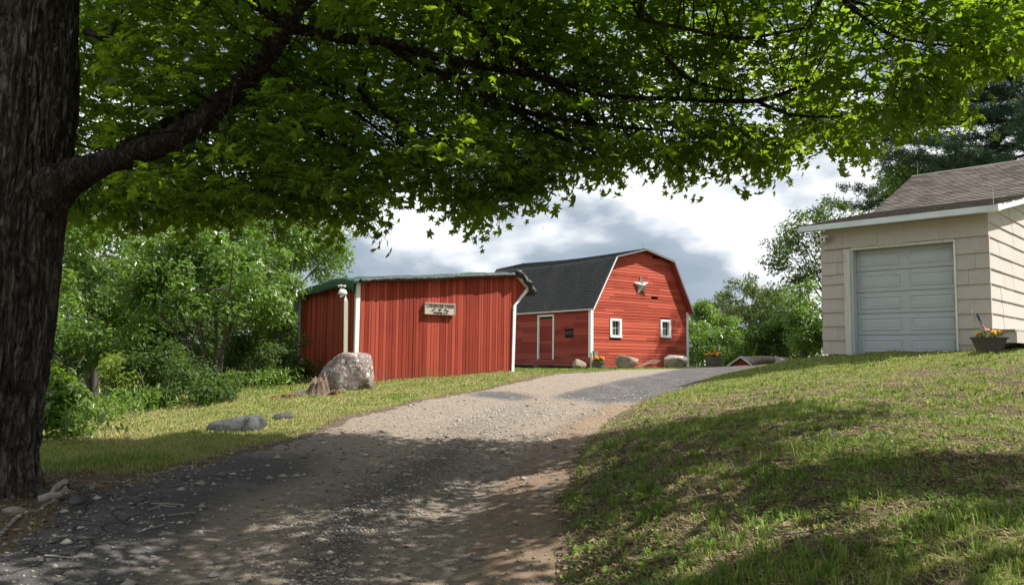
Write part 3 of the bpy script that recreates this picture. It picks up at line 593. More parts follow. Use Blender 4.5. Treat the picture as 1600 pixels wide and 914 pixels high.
while z < 2.82:
    z1 = min(z + EX, 2.83); cuts = []
    if z1 > DOOR[2] + .02 and z < DOOR[3] - .02: cuts.append((DOOR[0], DOOR[1]))
    if z1 > 1.62 and z < 1.84: cuts.append((1.22, 1.87))
    for jx in sorted(random.uniform(0.3, BL) for _ in range(3)): cuts.append((jx - .003, jx + .003))
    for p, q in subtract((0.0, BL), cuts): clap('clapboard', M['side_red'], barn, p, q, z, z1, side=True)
    z += EX
part(MB().box(0.0, 0.05, 0.10, BL, 0.12, 0.295), 'sill_board', M['side_red'], barn)
part(MB().box(0.10, 0.3, 0.1, BL, -0.4, 0.12), 'foundation', M['dark'], barn)
part(MB().box(-0.005, 0.05, 1.24, 1.85, 1.63, 1.83), 'vent', M['black_plaque'], barn)
dr = MB(); dz = DOOR[2] + .04                # boarded door, its own clapboards stepped
dr.box(0.055, 0.09, DOOR[0] + .1, DOOR[1] - .1, dz, DOOR[3] - .1); 
door = part(dr, 'door', M['side_red'], barn)
zz = dz
while zz < DOOR[3] - 0.12:
    zt = min(zz + EX, DOOR[3] - 0.11)
    p = [(0.028, DOOR[0] + .105, zz), (0.05, DOOR[0] + .105, zz), (0.05, DOOR[1] - .105, zz), (0.028, DOOR[1] - .105, zz), (0.040, DOOR[0] + .105, zt), (0.05, DOOR[0] + .105, zt), (0.05, DOOR[1] - .105, zt), (0.040, DOOR[1] - .105, zt)]
    MB().hexa(p).obj('clapboard', M['side_red'], door); zz += EX
fr = MB(); fr.box(-0.045, 0.06, DOOR[0], DOOR[0] + .10, DOOR[2], DOOR[3]); fr.box(-0.045, 0.06, DOOR[1] - .10, DOOR[1], DOOR[2], DOOR[3]); fr.box(-0.048, 0.06, DOOR[0] - .003, DOOR[1] + .003, DOOR[3], DOOR[3] + .09)
part(fr, 'door_frame', M['white'], door); MB().box(-0.01, 0.03, DOOR[0] + .16, DOOR[0] + .24, 1.25, 1.31).obj('handle', M['iron'], door)
for wx, wz, ww, wh in WIN:
    f = MB(); t_ = 0.12
    f.box(wx, wx + ww, -0.05, 0.28, wz + wh - t_, wz + wh); f.box(wx, wx + ww, -0.075, 0.28, wz, wz + t_); f.box(wx, wx + t_, -0.047, 0.28, wz + t_, wz + wh - t_); f.box(wx + ww - t_, wx + ww, -0.047, 0.28, wz + t_, wz + wh - t_)
    wo_ = part(f, 'window', M['white'], barn)
    mu = MB(); ix0, ix1, iz0, iz1 = wx + t_, wx + ww - t_, wz + t_, wz + wh - t_
    for k in (1, 2): c = ix0 + (ix1 - ix0) * k / 3; mu.box(c - .013, c + .013, 0.09, 0.12, iz0, iz1)
    c = (iz0 + iz1) / 2; mu.box(ix0, ix1, 0.085, 0.125, c - .016, c + .016); mu.obj('muntins', M['offwhite'], wo_)
    for a in range(3):
        for b in range(2):
            MB().box(ix0 + (ix1 - ix0) * a / 3 + .013, ix0 + (ix1 - ix0) * (a + 1) / 3 - .013, 0.10, 0.11, (iz0, c)[b] + .016 * b, (c, iz1)[b] - .016 * (1 - b)).obj('pane', M['glass'], wo_)
# trim
MB().box(-0.035, 0.11, -0.055, -0.004, 0.55, 2.86).obj('corner_trim', M['white'], barn)
MB().box(-0.055, -0.004, -0.052, 0.11, 0.55, 2.86).obj('corner_trim', M['white'], barn)
MB().box(6.60, 6.74, -0.055, -0.004, 0.0, 2.96).obj('corner_trim', M['white'], barn)
MB().box(-0.195, -0.165, -0.30, BL, 2.755, 2.825).obj('eave_trim', M['offwhite'], barn)
def slab(parent, name, mat, p0, p1, y0, y1, th): # roof slab between two profile points
    d = np.array([p1[0] - p0[0], p1[1] - p0[1]]); d /= np.hypot(*d); nn = np.array([-d[1], d[0]]); nn = nn if nn[1] > 0 else -nn
    q = [p0, p1, (p1[0] + nn[0] * th, p1[1] + nn[1] * th), (p0[0] + nn[0] * th, p0[1] + nn[1] * th)]
    return MB().prism(q, y0, y1).obj(name, mat, parent)
RP = [(-0.16, 2.80), (1.36, 5.42), (3.38, 5.95), (5.42, 5.50), (6.86, 2.90)]
roof = MB()
def sag(y): return -0.10 * math.sin(math.pi * min(max(y / BL, 0), 1)) + 0.030 * (y / BL) * 6
def course_run(mb, p0, p1, n, y0, y1, segs, lift=0.016, sagf=None):
    d = np.array([p1[0] - p0[0], p1[1] - p0[1]]); ln = np.hypot(*d); d = d / ln; nn = np.array([-d[1], d[0]]); nn = nn if nn[1] > 0 else -nn
    for k in range(n):
        a, b = ln * k / n, ln * (k + 1) / n + 0.004; j = random.uniform(-0.003, 0.003); vs = []; 
        for s in range(segs + 1):
            y = y0 + (y1 - y0) * s / segs; sg = sagf(y) if sagf else 0; wob = random.uniform(-.004, .004)
            for dd, h in ((a + wob, -0.02), (a + wob, lift + j), (b, 0.002), (b, -0.02)):
                vs.append((p0[0] + d[0] * dd + nn[0] * h, y, p0[1] + d[1] * dd + nn[1] * h + sg))
        fs = []
        for s in range(segs):
            o = s * 4
            for e in range(4): fs.append((o + e, o + (e + 1) % 4, o + 4 + (e + 1) % 4, o + 4 + e))
        fs += [(3, 2, 1, 0), tuple(segs * 4 + i for i in range(4))]; mb.add(vs, fs)
for i, n in ((0, 20), (1, 13), (3, 20), (2, 13)):
    a, b = (RP[i], RP[i + 1]) if i < 2 else (RP[i + 1], RP[i])
    course_run(roof, a, b, n, -0.34, BL + 0.2, 14, 0.040, sag)
r_ = part(roof, 'roof', M['barn_roof'], barn); r_['kind'] = 'stuff'
for i in range(4):                            # rake boards under the roof edge on the gable
    a, b = RP[i], RP[i + 1]; d = np.array(b) - np.array(a); d /= np.hypot(*d); nn = np.array([d[1], -d[0]]) * (1 if i < 9 else -1)
    if nn[1] > 0: nn = -nn
    q = [tuple(np.array(a) - (0, 0.015)), tuple(np.array(b) - (0, 0.015)), tuple(np.array(b) + nn * 0.06 - (0, .015)), tuple(np.array(a) + nn * 0.06 - (0, .015))]
    MB().prism(q, -0.345 - 0.003 * (i % 2), -0.305).obj('rake_board', M['white'] if i == 0 else M['trimgrey'], barn)
    q = [tuple(np.array(a) - (0, 0.03)), tuple(np.array(b) - (0, 0.03)), tuple(np.array(b) + nn * 0.03 - (0, .02)), tuple(np.array(a) + nn * 0.03 - (0, .02))]
    MB().prism(q, -0.304, 0.28).obj('soffit', M['side_red'], barn)
MB().tube([(3.36, -0.1, 5.95), (3.36, -0.1, 6.25)], 0.006, 5).obj('lightning_rod', M['iron'], barn)
MB().box(-0.75, -0.12, 3.0, 3.5, 0.02, 0.16).obj('door_step', M['greyrock'], barn)
# star on the gable: two faces per ray, raised in the middle
def barn_pt(x, y, z):
    a = R_(36); return (3.716 + x * math.cos(a) - y * math.sin(a), 36 + x * math.sin(a) + y * math.cos(a), BZ + z)
M['star'] = m_plain('tarnished_white_metal', (0.42, 0.41, 0.385), 0.55, 0.2, 8)
star = tag(empty('barn_star', barn_pt(3.29, -0.03, 4.12), R_(36)), 'five pointed metal star hung high on the red barn gable', 'star ornament')
ang = R_(90 + 4)
for k in range(5):
    a0 = ang + k * 2 * math.pi / 5; q = lambda r, a, y: (r * math.cos(a), y, r * math.sin(a) * 1.03)
    v = [q(0.55, a0, -0.02), q(0.215, a0 + math.pi / 5, -0.02), q(0.215, a0 - math.pi / 5, -0.02), (0, -0.20, 0), (0, -0.02, 0)]
    MB().add(v, [(0, 1, 3), (2, 0, 3), (0, 4, 1), (2, 4, 0)]).obj('ray', M['star'], star)

# ------------------------------------------------------------------ red board shed under a tarp
SZ = 0.80
shed = tag(empty('board_shed', (-4.246, 21.0, SZ), R_(32)), 'small red shed of upright boards with white corner posts, nearer the camera than the barn', 'shed')
def shed_pt(x, y, z):
    a = R_(32); return (-4.246 + x * math.cos(a) - y * math.sin(a), 21 + x * math.sin(a) + y * math.cos(a), SZ + z)
def shed_top(x): return 2.80 + 0.52 * x / 5.19
def shed_bot(x): return 0.0 + 0.36 * x / 5.1
x = 0.10; xs = []
while x < 5.62:
    wd = random.choice((0.075, 0.09, 0.10, 0.115, 0.13)); x1 = min(x + wd, 5.62)
    def tz(q): return shed_top(q) if q < 5.19 else shed_top(5.19) - (q - 5.19) * 0.93
    def bz(q): return shed_bot(q) + random.choice((0, 0, 0.02, 0.05, 0.0, 0.07)) - 0.02 if q < 5.02 else 2.36 + max(0, q - 5.06) * 1.08
    if x < 5.03 and x1 > 5.03: x1 = 5.03
    y0 = random.uniform(-0.006, 0.006) - 0.02; b0 = bz(x) ; b1 = b0 + (random.uniform(-.01, .01) if x < 5 else 1.08 * (x1 - x)); gp = random.choice((0.003, 0.003, 0.004, 0.007))
    e = 0.007
    z0a, z0b, z1a, z1b = b0, b1, tz(x) , tz(x1)
    if z1a - z0a > 0.02:
        ring = [(x + gp / 2, y0 + e), (x + gp / 2 + e, y0), (x1 - gp / 2 - e, y0), (x1 - gp / 2, y0 + e), (x1 - gp / 2, 0.03), (x + gp / 2, 0.03)]
        fz = lambda q, A, B: A + (B - A) * (q - x) / max(x1 - x, 1e-6)
        vs = [(a, b, fz(a, z0a, z0b)) for a, b in ring] + [(a, b, fz(a, z1a, z1b)) for a, b in ring]
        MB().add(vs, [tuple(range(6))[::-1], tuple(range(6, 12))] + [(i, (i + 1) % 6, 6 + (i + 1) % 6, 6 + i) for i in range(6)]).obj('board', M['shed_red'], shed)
    x = x1
def side_top(y): return 2.80 + 0.13 * y / 5.2
y = 0.10
while y < 5.15:
    wd = random.choice((0.10, 0.12, 0.14, 0.16)); y1 = min(y + wd, 5.15); x0 = random.uniform(-0.006, 0.006) - 0.02; b = 0.06 * y + random.choice((0, 0.02, 0.05)) - 0.1
    MB().box(x0, 0.03, y + .002, y1 - .002, b, side_top((y + y1) / 2)).obj('board', M['shed_red'], shed); y = y1
part(MB().prism([(0.06, -0.1), (5.0, 0.3), (5.0, 2.3), (5.5, 2.8), (5.15, 3.2), (0.06, 2.7)], 0.06, 5.2), 'wall_core', M['dark'], shed)
MB().hexa([(-0.035, -0.05, -0.25), (0.075, -0.05, -0.25), (0.075, -0.028, -0.25), (-0.035, -0.028, -0.25), (-0.035, -0.05, 2.78), (0.075, -0.05, 2.78), (0.075, -0.028, 2.78), (-0.035, -0.028, 2.78)]).obj('corner_post', M['white'], shed)
MB().box(-0.05, -0.028, -0.048, 0.06, -0.25, 2.78).obj('corner_post', M['offwhite'], shed)
MB().box(-0.05, -0.025, 5.06, 5.19, -0.1, 2.9).obj('corner_post', M['white'], shed)
MB().prism([(4.985, 0.26), (5.075, 0.26), (5.125, 2.40), (5.025, 2.37)], -0.075, -0.03).obj('corner_post', M['white'], shed)
MB().prism([(5.027, 2.375), (5.127, 2.40), (5.66, 2.955), (5.56, 3.01)], -0.078, -0.03).obj('knee_brace', M['white'], shed)
MB().prism([(5.19, 3.36), (5.70, 2.88), (5.64, 2.82), (5.14, 3.27)], -0.16, -0.02).obj('soffit_board', M['offwhite'], shed)
rf = MB(); rf.prism([(-0.06, 2.80), (5.2, 3.33), (5.7, 2.90), (5.72, 2.93), (5.22, 3.37), (-0.06, 2.84)], -0.10, 5.25); part(rf, 'roof', M['dark'], shed)
# tarp
tarp = tag(empty('tarp', shed_pt(0, 0, 2.8), R_(32)), 'green tarpaulin with a rolled black edge draped over the shed roof', 'tarpaulin')
tx = np.concatenate([[-0.22, -0.21, -0.20, -0.19, -0.18], np.linspace(-0.15, 5.2, 90), np.linspace(5.24, 5.72, 14)]); ty = np.concatenate([[-0.21, -0.20], np.linspace(-0.18, 5.35, 60)])
TX, TY = np.meshgrid(tx, ty); top = np.where(TX < 5.2, 0.07 + 0.52 * TX / 5.19, 0.07 + 0.52 - (TX - 5.2) * 0.90)
u_ = np.clip(TY / 5.2, 0, 1); bow = 0.08 * np.sin(np.pi * np.clip(u_, 0, 1)) ** 0.7 * 1.0 + 0.07 * sstep(0, 0.8, TY) * (1 - sstep(1.2, 3.0, TY)) * (0.5 + 1.0 * n2(TX, TY * 0 + 3, 0.9, 2, 81))
wr = 0.085 * (n2(TX, TY, 2.3, 3, 83) - 0.5) + 0.05 * (n2(TX * 1.0, TY * 0.35, 6, 2, 84) - 0.5)
TZ = top + bow + wr * sstep(-0.2, 0.15, TY)
hang = np.array([0.27, 0.20, 0.13, 0.07, 0.02])
for i in range(5): TZ[:, i] = TZ[:, 5] - hang[i] * (0.85 + 0.35 * n2(ty, ty * 0, 1.8, 2, 85)); TX[:, i] += 0.03 * (n2(ty, ty * 0 + i * .2, 2.5, 2, 86) - 0.5)
TZ[0] -= 0.10; TZ[1] -= 0.04
nxt = len(tx); iq = (np.arange(len(ty) - 1)[:, None] * nxt + np.arange(nxt - 1)[None]).ravel()
sh_ = mesh_np('tarp_sheet', np.stack([TX, TY, TZ], 2).reshape(-1, 3), np.stack([iq, iq + 1, iq + 1 + nxt, iq + nxt], 1), M['tarp'], tarp, None, True)
sm = sh_.modifiers.new('thickness', 'SOLIDIFY'); sm.thickness = 0.012
ed = MB(); pts = []; rad = []
for k in range(110):
    xx = 0.0 + 5.22 * k / 109; n_ = fbm([[xx * 1.3, 0, 0]], 2, 87)[0]; pts.append((xx, -0.20 - 0.02 * n_, 0.02 + 0.52 * xx / 5.19 + 0.05 * (n_ - 0.5))); rad.append(0.042 + 0.060 * fbm([[xx * 2.7, 5, 0]], 2, 88)[0])
ed.tube(pts, rad, 10, 0.16).obj('rolled_edge', M['tarp_black'], tarp, smooth=True)
ed = MB(); pts = [(5.0 + 0.70 * k / 14, -0.20 - 0.05 * math.sin(k * .9), 0.57 + 0.035 * math.sin(k * 1.3) - max(0, (k - 4)) * 0.050) for k in range(15)]
ed.tube(pts, [0.07 + 0.05 * random.random() for _ in pts], 10, 0.25).obj('rolled_edge', M['tarp_black'], tarp, smooth=True)
ed = MB(); pts = [(5.68 + 0.03 * math.sin(k), -0.2 + 0.4 * k, 0.02 + 0.03 * math.cos(k * 1.7)) for k in range(14)]
ed.tube(pts, [0.10 + 0.04 * random.random() for _ in pts], 9, 0.2).obj('rolled_edge', M['tarp_black'], tarp, smooth=True)
# sign
sign = tag(empty('farm_sign', shed_pt(2.0, -0.04, 1.99), R_(32)), 'weathered wooden farm sign with carved dark lettering fixed to the red shed wall', 'sign')
SW, SH = 0.97, 0.335
MB().box(0, SW, -0.085, -0.002, 0, SH).obj('sign_board', M['signwood'], sign, bevel=0.006)
MB().box(0.0, SW, -0.10, -0.086, SH - 0.028, SH + 0.004).obj('sign_edge', M['signwood'], sign)
MB().box(SW - 0.02, SW + 0.002, -0.098, -0.086, 0.0, SH - 0.03).obj('sign_edge', M['signwood'], sign)
def text_part(txt, x, z, size, w_, parent, mat):
    cu = bpy.data.curves.new('lettering', 'FONT'); cu.body = txt; cu.size = size; cu.extrude = 0.004; cu.align_x = 'CENTER'; cu.align_y = 'CENTER'; cu.offset = 0.0032; cu.resolution_u = 2
    to = bpy.data.objects.new('lettering', cu); COL.objects.link(to); bpy.context.view_layer.update()
    dg = bpy.context.evaluated_depsgraph_get(); me = bpy.data.meshes.new_from_object(to.evaluated_get(dg)); bpy.data.objects.remove(to)
    o = bpy.data.objects.new('lettering', me); link(o, parent); me.materials.clear(); me.materials.append(mat)
    xs = [v.co.x for v in me.vertices]; k = w_ / max(1e-6, max(xs) - min(xs))
    o.rotation_euler = (R_(90), 0, 0); o.location = (x, -0.088, z); o.scale = (k, 1, 1); return o
text_part('LAKEROSE FARM', SW / 2, 0.247, 0.125, 0.86, sign, M['letter'])
text_part('PRIME CT.', SW / 2 + 0.03, 0.052, 0.085, 0.48, sign, M['letter'])
def blob(pts): return MB().prism(pts, -0.093, -0.086)
blob([(0.20, 0.105), (0.235, 0.10), (0.29, 0.135), (0.335, 0.155), (0.33, 0.18), (0.285, 0.17), (0.215, 0.13)]).obj('carved_emblem', M['letter'], sign)
blob([(0.46, 0.10), (0.51, 0.13), (0.54, 0.165), (0.505, 0.185), (0.475, 0.17), (0.44, 0.185), (0.42, 0.155)]).obj('carved_emblem', M['letter'], sign)
blob([(0.60, 0.15), (0.635, 0.185), (0.68, 0.165), (0.73, 0.13), (0.77, 0.135), (0.755, 0.105), (0.71, 0.10), (0.66, 0.14), (0.62, 0.13)]).obj('carved_emblem', M['letter'], sign)
# weather station on its post
pp = at(539.5, 600, 20.3); pz = hz(pp[0], pp[1]) - 0.1
ws = tag(empty('weather_station', (pp[0], pp[1], pz), R_(20)), 'white weather station with wind cups on a pale post beside the shed corner', 'weather station')
ph = 2.20 - 0.0
topz = at(533, 470, 20.3)[2] - pz
MB().hexa([(-.05, -.05, 0), (.05, -.05, 0), (.05, .05, 0), (-.05, .05, 0), (-.10, -.05, topz), (0.0, -.05, topz), (0.0, .05, topz), (-.10, .05, topz)]).obj('post', M['postwood'], ws)
MB().box(-.095, -.02, -.03, .03, topz, topz + .07).obj('bracket', M['plastic_white'], ws)
MB().tube([(-.06, 0, topz + .06), (-.065, 0, topz + .16)], .018, 8).obj('mast', M['plastic_white'], ws)
sx = -.14
MB().lathe([(0.05, 0.0), (0.125, 0.03), (0.13, 0.05), (0.10, 0.055), (0.115, 0.075), (0.10, 0.09), (0.105, 0.105), (0.085, 0.13), (0.03, 0.135)], 16, (sx, 0, topz + .15)).obj('sensor_housing', M['plastic_white'], ws, smooth=False)
MB().tube([(sx + .02, -.02, topz + .14), (sx - .07, -.06, topz + .10)], [.022, .03], 8).obj('rain_spout', M['plastic_white'], ws)
MB().tube([(sx - .03, 0, topz + .28), (sx - .035, 0, topz + .42)], [.018, .012], 8).obj('cup_mast', M['plastic_grey'], ws)
MB().box(sx - .07, sx + .05, -.012, .012, topz + .28, topz + .31).obj('vane', M['plastic_white'], ws)
for k in range(3):
    a = 0.2 + k * 2.094; c = (sx - .035 + .085 * math.cos(a), .085 * math.sin(a), topz + .40)
    cp = MB(); cp.tube([(sx - .035, 0, topz + .40), c], .006, 5); cp.lathe([(0.008, -.04), (.028, -.028), (.04, 0.0), (.034, .012)], 10, c); cp.obj('wind_cup', M['plastic_white'], ws)

# ------------------------------------------------------------------ garage
GP = (7.97, 19.58, 1.70)
gar = tag(empty('garage', GP, R_(-45)), 'pale shingle-sided garage with a brown asphalt roof and closed grey door', 'garage')
def gar_pt(x, y, z):
    a = R_(-45); return (GP[0] + x * math.cos(a) - y * math.sin(a), GP[1] + x * math.sin(a) + y * math.cos(a), GP[2] + z)
GW = 3.70; GD = 17.3
EV, KN, RD = (-0.40, 3.31), (4.8, 4.43), (8.63, 6.26)
prof = [(0.06, -0.4), (GD - 0.06, -0.4), (GD - 0.06, 3.2), (GD - 4.8, 4.25), (RD[0], RD[1] - .08), (KN[0], KN[1] - .08), (0.06, 3.24)]
cm = MB(); cm.prism(prof, 0.06, 0.70, 'yz'); cm.prism(prof, 3.08, GW - 0.06, 'yz'); cm.prism([(0.36, -0.4)] + prof[1:6] + [(0.36, 3.24)], 0.70, 3.08, 'yz'); cm.box(0.70, 3.08, 0.06, 0.36, 2.72, 3.2)
cm.obj('wall_core', M['greywood'], gar)
def shake(x0, x1, z0, z1, proud=0.034):
    j = random.uniform(-.004, .004); zz = z0 + random.uniform(-.008, .008); dx = random.uniform(-.006, .006)
    return MB().hexa([(x0, -proud + j, zz), (x1, -proud + j, zz), (x1, 0.055, zz), (x0, 0.055, zz), (x0, -.004 + j, z1), (x1, -.004 + j, z1), (x1, 0.055, z1), (x0, 0.055, z1)]).obj('shingle', M['siding'], gar)
zs = [0.07, 0.42, 0.77, 1.12, 1.47, 1.83, 2.08, 2.40, 2.70]
for i in range(8):
    lo, hi = zs[i], zs[i + 1] + 0.012
    xx = -0.03 + random.uniform(-.012, .012); x1 = 0.55
    if random.random() < 0.5: m_ = random.uniform(.15, .4); shake(xx, m_ - .002, lo, hi); shake(m_ + .002, x1, lo, hi)
    else: shake(xx, x1, lo, hi)
zs2 = [0.02, 0.30, 0.66, 1.00, 1.33, 1.66, 2.00, 2.35, 2.72]
for i in range(8):
    lo, hi = zs2[i], zs2[i + 1] + .012
    if random.random() < .4: m_ = random.uniform(3.3, 3.5); shake(3.06, m_ - .002, lo, hi); shake(m_ + .002, 3.735, lo, hi)
    else: shake(3.06, 3.735, lo, hi)
hx = [-0.03, 0.52, 1.36, 1.95, 2.72, 3.735]
for a, b in zip(hx[:-1], hx[1:]): shake(a + .002, b - .002, 2.725, 3.22, 0.045)
zr = [0.02, 0.30, 0.66, 1.00, 1.33, 1.66, 2.00, 2.35, 2.72, 3.05]
def rshake(y0, y1, z0, z1, z1b=None):
    z1b = z1 if z1b is None else z1b; j = random.uniform(-.004, .004); X0 = GW + .036 + j; X1 = GW + .006 + j; zz = z0 + random.uniform(-.006, .006)
    return MB().hexa([(GW - .055, y0, zz), (X0, y0, zz), (X0, y1, zz), (GW - .055, y1, zz), (GW - .055, y0, z1), (X1, y0, z1), (X1, y1, z1b), (GW - .055, y1, z1b)]).obj('shingle', M['siding'], gar)
zr2 = zr + [3.38, 3.72, 4.06, 4.4, 4.75, 5.1, 5.45, 5.8]
def roof_z(y): return np.interp(y, [EV[0], KN[0], RD[0], GD - KN[0], GD - EV[0]], [EV[1], KN[1], RD[1], KN[1], EV[1]])
for i in range(len(zr2) - 1):
    y = 0.0
    while y < 9.5:
        y1 = y + random.uniform(0.9, 1.3); lim = min(float(roof_z(y)), float(roof_z(y1))) - 0.1
        la, lb_ = float(roof_z(y)) - .10, float(roof_z(y1)) - .10
        if zr2[i] < min(la, lb_) - .01: rshake(y + .002, y1 - .002, zr2[i], min(zr2[i + 1] + .012, la), min(zr2[i + 1] + .012, lb_))
        y = y1
MB().box(GW - .05, GW + .01, 9.6, GD, -.3, 3.2).obj('wall_panel', M['siding'], gar)
# rubble foundation at the left foot
for k in range(9):
    b = MB(); b.box(-.02 + .085 * k, .055 + .085 * k, -.02 + random.uniform(-.02, .02), .1, -.22, .05 - random.random() * .04); b.obj('foundation_stone', M['greyrock'], gar, bevel=.02)
# door: five sections, two long raised panels each
DX0, DX1, DZ0, DZ1 = 0.76, 3.03, 0.02, 2.66
MB().box(0.55, 0.70, -.065, 0.06, 0.0, 2.70).obj('door_casing', M['offwhite'], gar)
MB().box(0.70, 0.762, -.03, 0.30, 0.0, 2.66).obj('door_jamb', M['gdoor'], gar)
MB().box(3.032, 3.062, -.06, 0.30, 0.0, 2.70).obj('door_casing', M['white'], gar)
MB().box(0.70, 3.032, -.02, 0.30, 2.661, 2.722).obj('door_header', M['offwhite'], gar)
gd = MB().box(DX0, DX1, 0.24, 0.28, DZ0, DZ1).obj('garage_door', M['gdoor'], gar)
sh5 = (DZ1 - DZ0) / 5
for k in range(5):
    z0 = DZ0 + k * sh5; z1 = z0 + sh5
    s_ = MB(); s_.box(DX0 + .003, DX1 - .003, 0.205, 0.238, z0 + .004, z1 - .010)
    sec = s_.obj('door_section', M['gdoor'], gd, bevel=.006)
    for q in range(2):
        w2 = (DX1 - DX0) / 2; a = DX0 + q * w2 + .10; b = a + w2 - .19; c, d = z0 + .11, z1 - .10
        e = .045; p = MB()                       # recessed bead frame with a raised field
        vs = [(a, .2045, c), (b, .2045, c), (b, .2045, d), (a, .2045, d), (a + .018, .188, c + .018), (b - .018, .188, c + .018), (b - .018, .188, d - .018), (a + .018, .188, d - .018), (a + e, .2035, c + e), (b - e, .2035, c + e), (b - e, .2035, d - e), (a + e, .2035, d - e), (a + e + .03, .196, c + e + .03), (b - e - .03, .196, c + e + .03), (b - e - .03, .196, d - e - .03), (a + e + .03, .196, d - e - .03)]
        fs = [(i + r * 4, (i + 1) % 4 + r * 4, (i + 1) % 4 + 4 + r * 4, i + 4 + r * 4) for r in range(3) for i in range(4)] + [(12, 13, 14, 15)]
        p.add(vs, fs).obj('door_panel', M['gdoor'], gd)
# eave, rake
MB().hexa([(-.42, -.43, 3.19), (4.02, -.43, 3.19), (4.02, -.40, 3.19), (-.42, -.40, 3.19), (-.42, -.43, 3.325), (4.02, -.43, 3.325), (4.02, -.40, 3.325), (-.42, -.40, 3.325)]).obj('fascia', M['fascia'], gar)
MB().box(-.42, 4.0, -.40, -.03, 3.225, 3.245).obj('soffit', M['fascia'], gar)
for a, b in ((EV, KN), (KN, RD)):
    MB().prism([(a[0] - (.028 if a is EV else 0), a[1] - .12), (b[0], b[1] - .12), (b[0], b[1] + .015), (a[0] - (.028 if a is EV else 0), a[1] + .015)], 4.0, 4.035, 'yz').obj('rake_board', M['white'], gar)
    MB().prism([(a[0], a[1] - .12), (b[0], b[1] - .12), (b[0], b[1] + .0), (a[0], a[1] + .0)], -.45, -.42, 'yz').obj('rake_board', M['fascia'], gar)
    MB().prism([(a[0] + .02, a[1] - .09), (b[0], b[1] - .09), (b[0], b[1] - .06), (a[0] + .02, a[1] - .06)], GW + .02, 4.0, 'yz').obj('soffit', M['fascia'], gar)
dk = MB()
for a, b in ((EV, KN), (KN, RD), ((GD - KN[0], KN[1]), RD), ((GD - EV[0], EV[1]), (GD - KN[0], KN[1]))):
    dk.prism([(a[0], a[1] - .03), (b[0], b[1] - .03), (b[0], b[1] + .004), (a[0], a[1] + .004)], -.44, 3.998, 'yz')
dk.obj('roof_deck', M['moss_shingle'], gar)
tab_me = {}
def tab_mesh(mat, w_, ex):
    k = (mat, round(w_, 3))
    if k not in tab_me:
        mb = MB().hexa([(0, 0, -.004), (w_, 0, -.004), (w_, ex + .03, -.004), (0, ex + .03, -.004), (0, 0, .027), (w_, 0, .027), (w_, ex + .03, .003), (0, ex + .03, .003)])
        me = bpy.data.meshes.new('shingle_tab'); me.from_pydata(mb.v, [], mb.f); me.materials.append(M[mat]); me.update(); tab_me[k] = me
    return tab_me[k]
tabs = []
for a, b, mat in ((EV, KN, 'moss_shingle'), (KN, RD, 'shingle')):
    d = np.array([b[0] - a[0], b[1] - a[1]]); ln = np.hypot(*d); an = math.atan2(d[1], d[0]); n = int(ln / 0.165); ex = ln / n
    for r in range(n):
        x = -.46 - (0.16 if r % 2 else 0.0) + random.uniform(-.02, .02)
        y_, z_ = a[0] + d[0] * r / n, a[1] + d[1] * r / n
        while x < 4.03:
            w_ = random.choice((.28, .32, .32, .36)); x0 = max(x, -.46); x1 = min(x + w_ - .006, 4.04)
            if x1 - x0 > .05: tabs.append((x0, x1 - x0, y_, z_, an, ex, mat, random.uniform(0, .004)))
            x += w_
def tab_px(t): 
    q = [proj(gar_pt(t[0] + i * t[1], t[2] + j * t[5] * math.cos(t[4]), t[3] + j * t[5] * math.sin(t[4]))) for i, j in ((0, 0), (1, 0), (1, 1), (0, 1))]
    ar = abs(sum(q[i][0] * q[(i + 1) % 4][1] - q[(i + 1) % 4][0] * q[i][1] for i in range(4))) / 2
    return ar if q[0][0] < 1610 else ar * 0.01
tabs.sort(key=tab_px, reverse=True)
rest = {'shingle': MB(), 'moss_shingle': MB()}
for i, (x0, w_, y_, z_, an, ex, mat, lift) in enumerate(tabs):
    if i < 290:
        o = bpy.data.objects.new('roof_shingle', tab_mesh(mat, round(w_ / .02) * .02 - .004, ex)); o.location = (x0, y_, z_ + .006 + lift); o.rotation_euler = (an, 0, 0); link(o, gar)
    else:
        c, s = math.cos(an), math.sin(an); P = lambda x, y, z: (x, y_ + y * c - z * s, z_ + .006 + lift + y * s + z * c)
        rest[mat].hexa([P(x0, 0, -.004), P(x0 + w_, 0, -.004), P(x0 + w_, ex + .03, -.004), P(x0, ex + .03, -.004), P(x0, 0, .027), P(x0 + w_, 0, .027), P(x0 + w_, ex + .03, .003), P(x0, ex + .03, .003)])
for k, mb in rest.items():
    if mb.v: tag(mb.obj('roof_shingles', M[k], gar), kind='stuff')
course_back = MB()
for a, b in (((GD - EV[0], EV[1]), (GD - KN[0], KN[1])), ((GD - KN[0], KN[1]), RD)):
    for k in range(12):
        f0, f1 = k / 12, (k + 1) / 12; course_back.hexa([(-.46, a[0] + (b[0] - a[0]) * f1, a[1] + (b[1] - a[1]) * f1), (4.03, a[0] + (b[0] - a[0]) * f1, a[1] + (b[1] - a[1]) * f1), (4.03, a[0] + (b[0] - a[0]) * f0, a[1] + (b[1] - a[1]) * f0), (-.46, a[0] + (b[0] - a[0]) * f0, a[1] + (b[1] - a[1]) * f0),
            (-.46, a[0] + (b[0] - a[0]) * f1, a[1] + (b[1] - a[1]) * f1 + .008), (4.03, a[0] + (b[0] - a[0]) * f1, a[1] + (b[1] - a[1]) * f1 + .008), (4.03, a[0] + (b[0] - a[0]) * f0, a[1] + (b[1] - a[1]) * f0 + .02), (-.46, a[0] + (b[0] - a[0]) * f0, a[1] + (b[1] - a[1]) * f0 + .02)])
course_back.obj('rear_roof', M['shingle'], gar)
